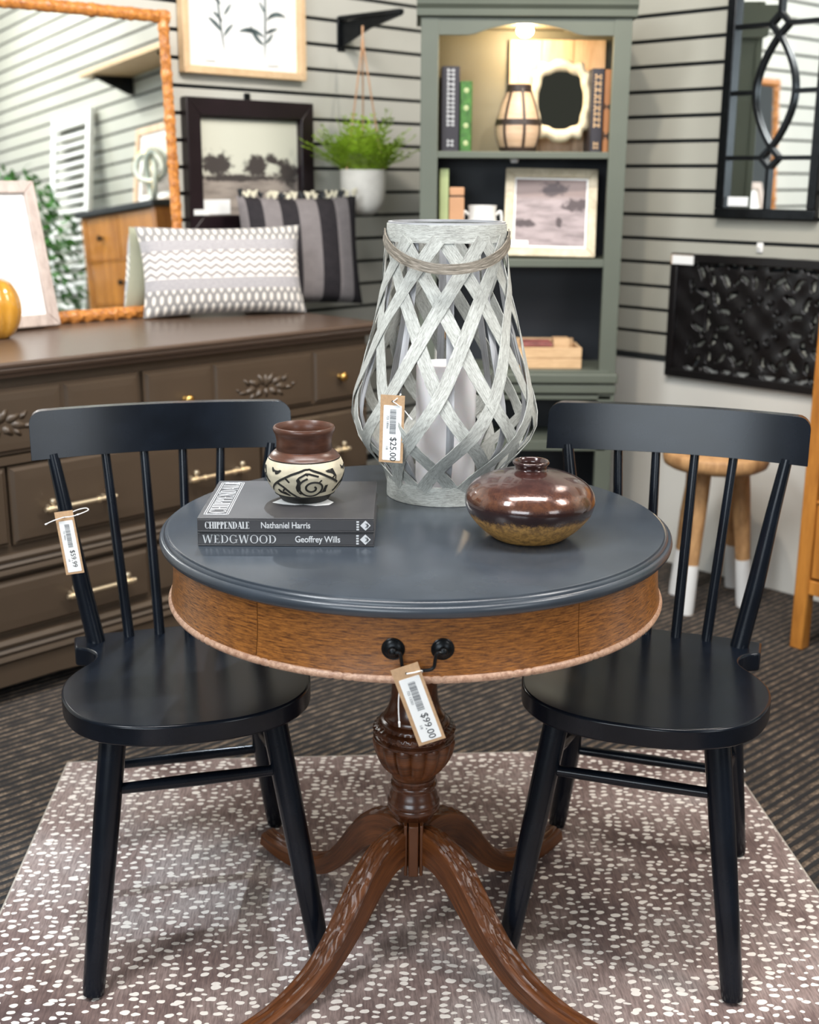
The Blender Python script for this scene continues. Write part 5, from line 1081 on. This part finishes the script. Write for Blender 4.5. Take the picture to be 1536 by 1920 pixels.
for z0, z1 in rows: cdrawer(-CHW/2+pw_+.002, CHW/2-pw_-.002, z0, z1); box('rail', (-CHW/2+pw_, CHW/2-pw_, -CHD+.003, -CHD+.022, z1+.001, z1+.009), 'chest', ch, bevel=.002)
cdrawer(-CHW/2+pw_+.002, -.004, 1.095, CHH-.034); cdrawer(.004, CHW/2-pw_-.002, 1.095, CHH-.034)
CT = FLOOR+CHH
fc = frame('picture_frame', 'pinkish wood framed landscape standing on the honey chest, seen in the mirror', 'picture frame', lean(right(cx0+CHW*.60, .15, CT), AR, .16), .46, .40, .035, .02, 'plank', 'sepia', .03)
kn_ = thing('knot_sculpture', 'pale looped knot sculpture with brass edges on the honey chest', 'sculpture', right(cx0+CHW*.36, .27, CT), AR)
kp = []
for i in range(73):
    t = 2*PI*i/72; kp.append(((math.sin(t)+2*math.sin(2*t))*.045, -math.sin(3*t)*.018, .150+(math.cos(t)-2*math.cos(2*t))*.045))
build('looped_band', G().tube(kp, .015, 12, caps=False), 'wire', kn_); build('brass_edge', G().tube([(x*1.05, y-.013, .150+(z-.150)*1.05) for x, y, z in kp], .0035, 6, caps=False), 'knotgold', kn_)
# white louvred shutter leaning on the wall and a potted ficus, both seen in the mirror
sh = thing('louvred_shutter', 'white louvred shutter panel leaning on the wall beyond the ficus, seen in the mirror', 'shutter'); sh.matrix_world = lean(right(cx0+CHW+.78, .29, FLOOR), AR, .14)
SHW, SHH = .50, 1.95
for s in (-1, 1): box('stile', (min(s*SHW/2, s*(SHW/2-.045)), max(s*SHW/2, s*(SHW/2-.045)), -.03, 0, 0, SHH), 'white', sh)
for z in (0, .95, SHH-.07): box('cross_rail', (-SHW/2+.045, SHW/2-.045, -.028, -.002, z, z+.07), 'white', sh)
me = None
for z in [.10+.052*i for i in range(16)]+[1.05+.052*i for i in range(16)]:
    g = G().box(-SHW/2+.045, SHW/2-.045, -.026, .026, -.003, .003, Matrix.Rotation(math.radians(35), 4, 'X'))
    if me is None: o = build('louvre', g, 'white', sh); me = o; 
    else: o = me.copy(); col.objects.link(o); o.parent = sh
    o.location = (0, -.015, z)
fp = thing('potted_ficus', 'bushy green potted ficus on the floor beyond the honey chest, seen in the mirror', 'plant', right(cx0+CHW+.36, .62, FLOOR))
build('pot', G().lathe([(0, 0), (.12, 0), (.15, .26), (.165, .28), (.165, .30), (.14, .30), (.13, .26), (0, .25)], 40), 'darkband', fp)
rn = random.Random(5); 
for k in range(5):
    a = k*1.3; build('trunk', G().tube(smooth_pts([(.02*math.cos(a), .02*math.sin(a), .25), (.05*math.cos(a+.6), .05*math.sin(a+.6), .6), (.12*math.cos(a+.9), .12*math.sin(a+.9), 1.0), (.18*math.cos(a+.8), .18*math.sin(a+.8), 1.35)], 4), [.014-.009*i/12 for i in range(13)], 8), 'bark', fp)
g = G()
for k in range(1500):
    while True:
        p = Vector((rn.uniform(-1, 1), rn.uniform(-1, 1), rn.uniform(-1, 1)))
        if .25 < p.length < 1: break
    c = Vector((p.x*.32, p.y*.32, 1.10+p.z*.52)); d = Vector((p.x+rn.uniform(-.5, .5), p.y+rn.uniform(-.5, .5), rn.uniform(-1.1, .3))).normalized(); s_ = d.cross(Vector((rn.uniform(-1, 1), rn.uniform(-1, 1), 1))).normalized(); L_ = rn.uniform(.045, .075); w_ = L_*.24
    b = len(g.v); g.v += [tuple(c), tuple(c+d*L_*.4+s_*w_), tuple(c+d*L_), tuple(c+d*L_*.4-s_*w_)]; g.face([b, b+1, b+2, b+3])
o = build('foliage', g, 'ficus', fp, smooth=False); o['kind'] = 'stuff'
# wall shelf and framed art high on the right wall, seen in the mirror
ws = thing('wall_shelf', 'pale wood shelf on black brackets high on the right wall, seen in the mirror', 'shelf', right(cx0+CHW/2+.15, 0, 2.02), AR)
build('board', G().box(-.45, .45, -.25, -.002, 0, .025), 'maple', ws, bevel=.003)
for s in (-1, 1): build('bracket', G().prism([(0, 0), (.22, 0), (.22, -.012), (.03, -.09), (0, -.09)][::-1], -.004+s*.34, .004+s*.34, Matrix(((0, 0, 1, 0), (-1, 0, 0, 0), (0, 1, 0, 0), (0, 0, 0, 1)))), 'iron', ws)
for o in col.objects:
    if o.type == 'MESH' and o.parent is None and 'kind' not in o and 'label' not in o: print('untagged', o.name)
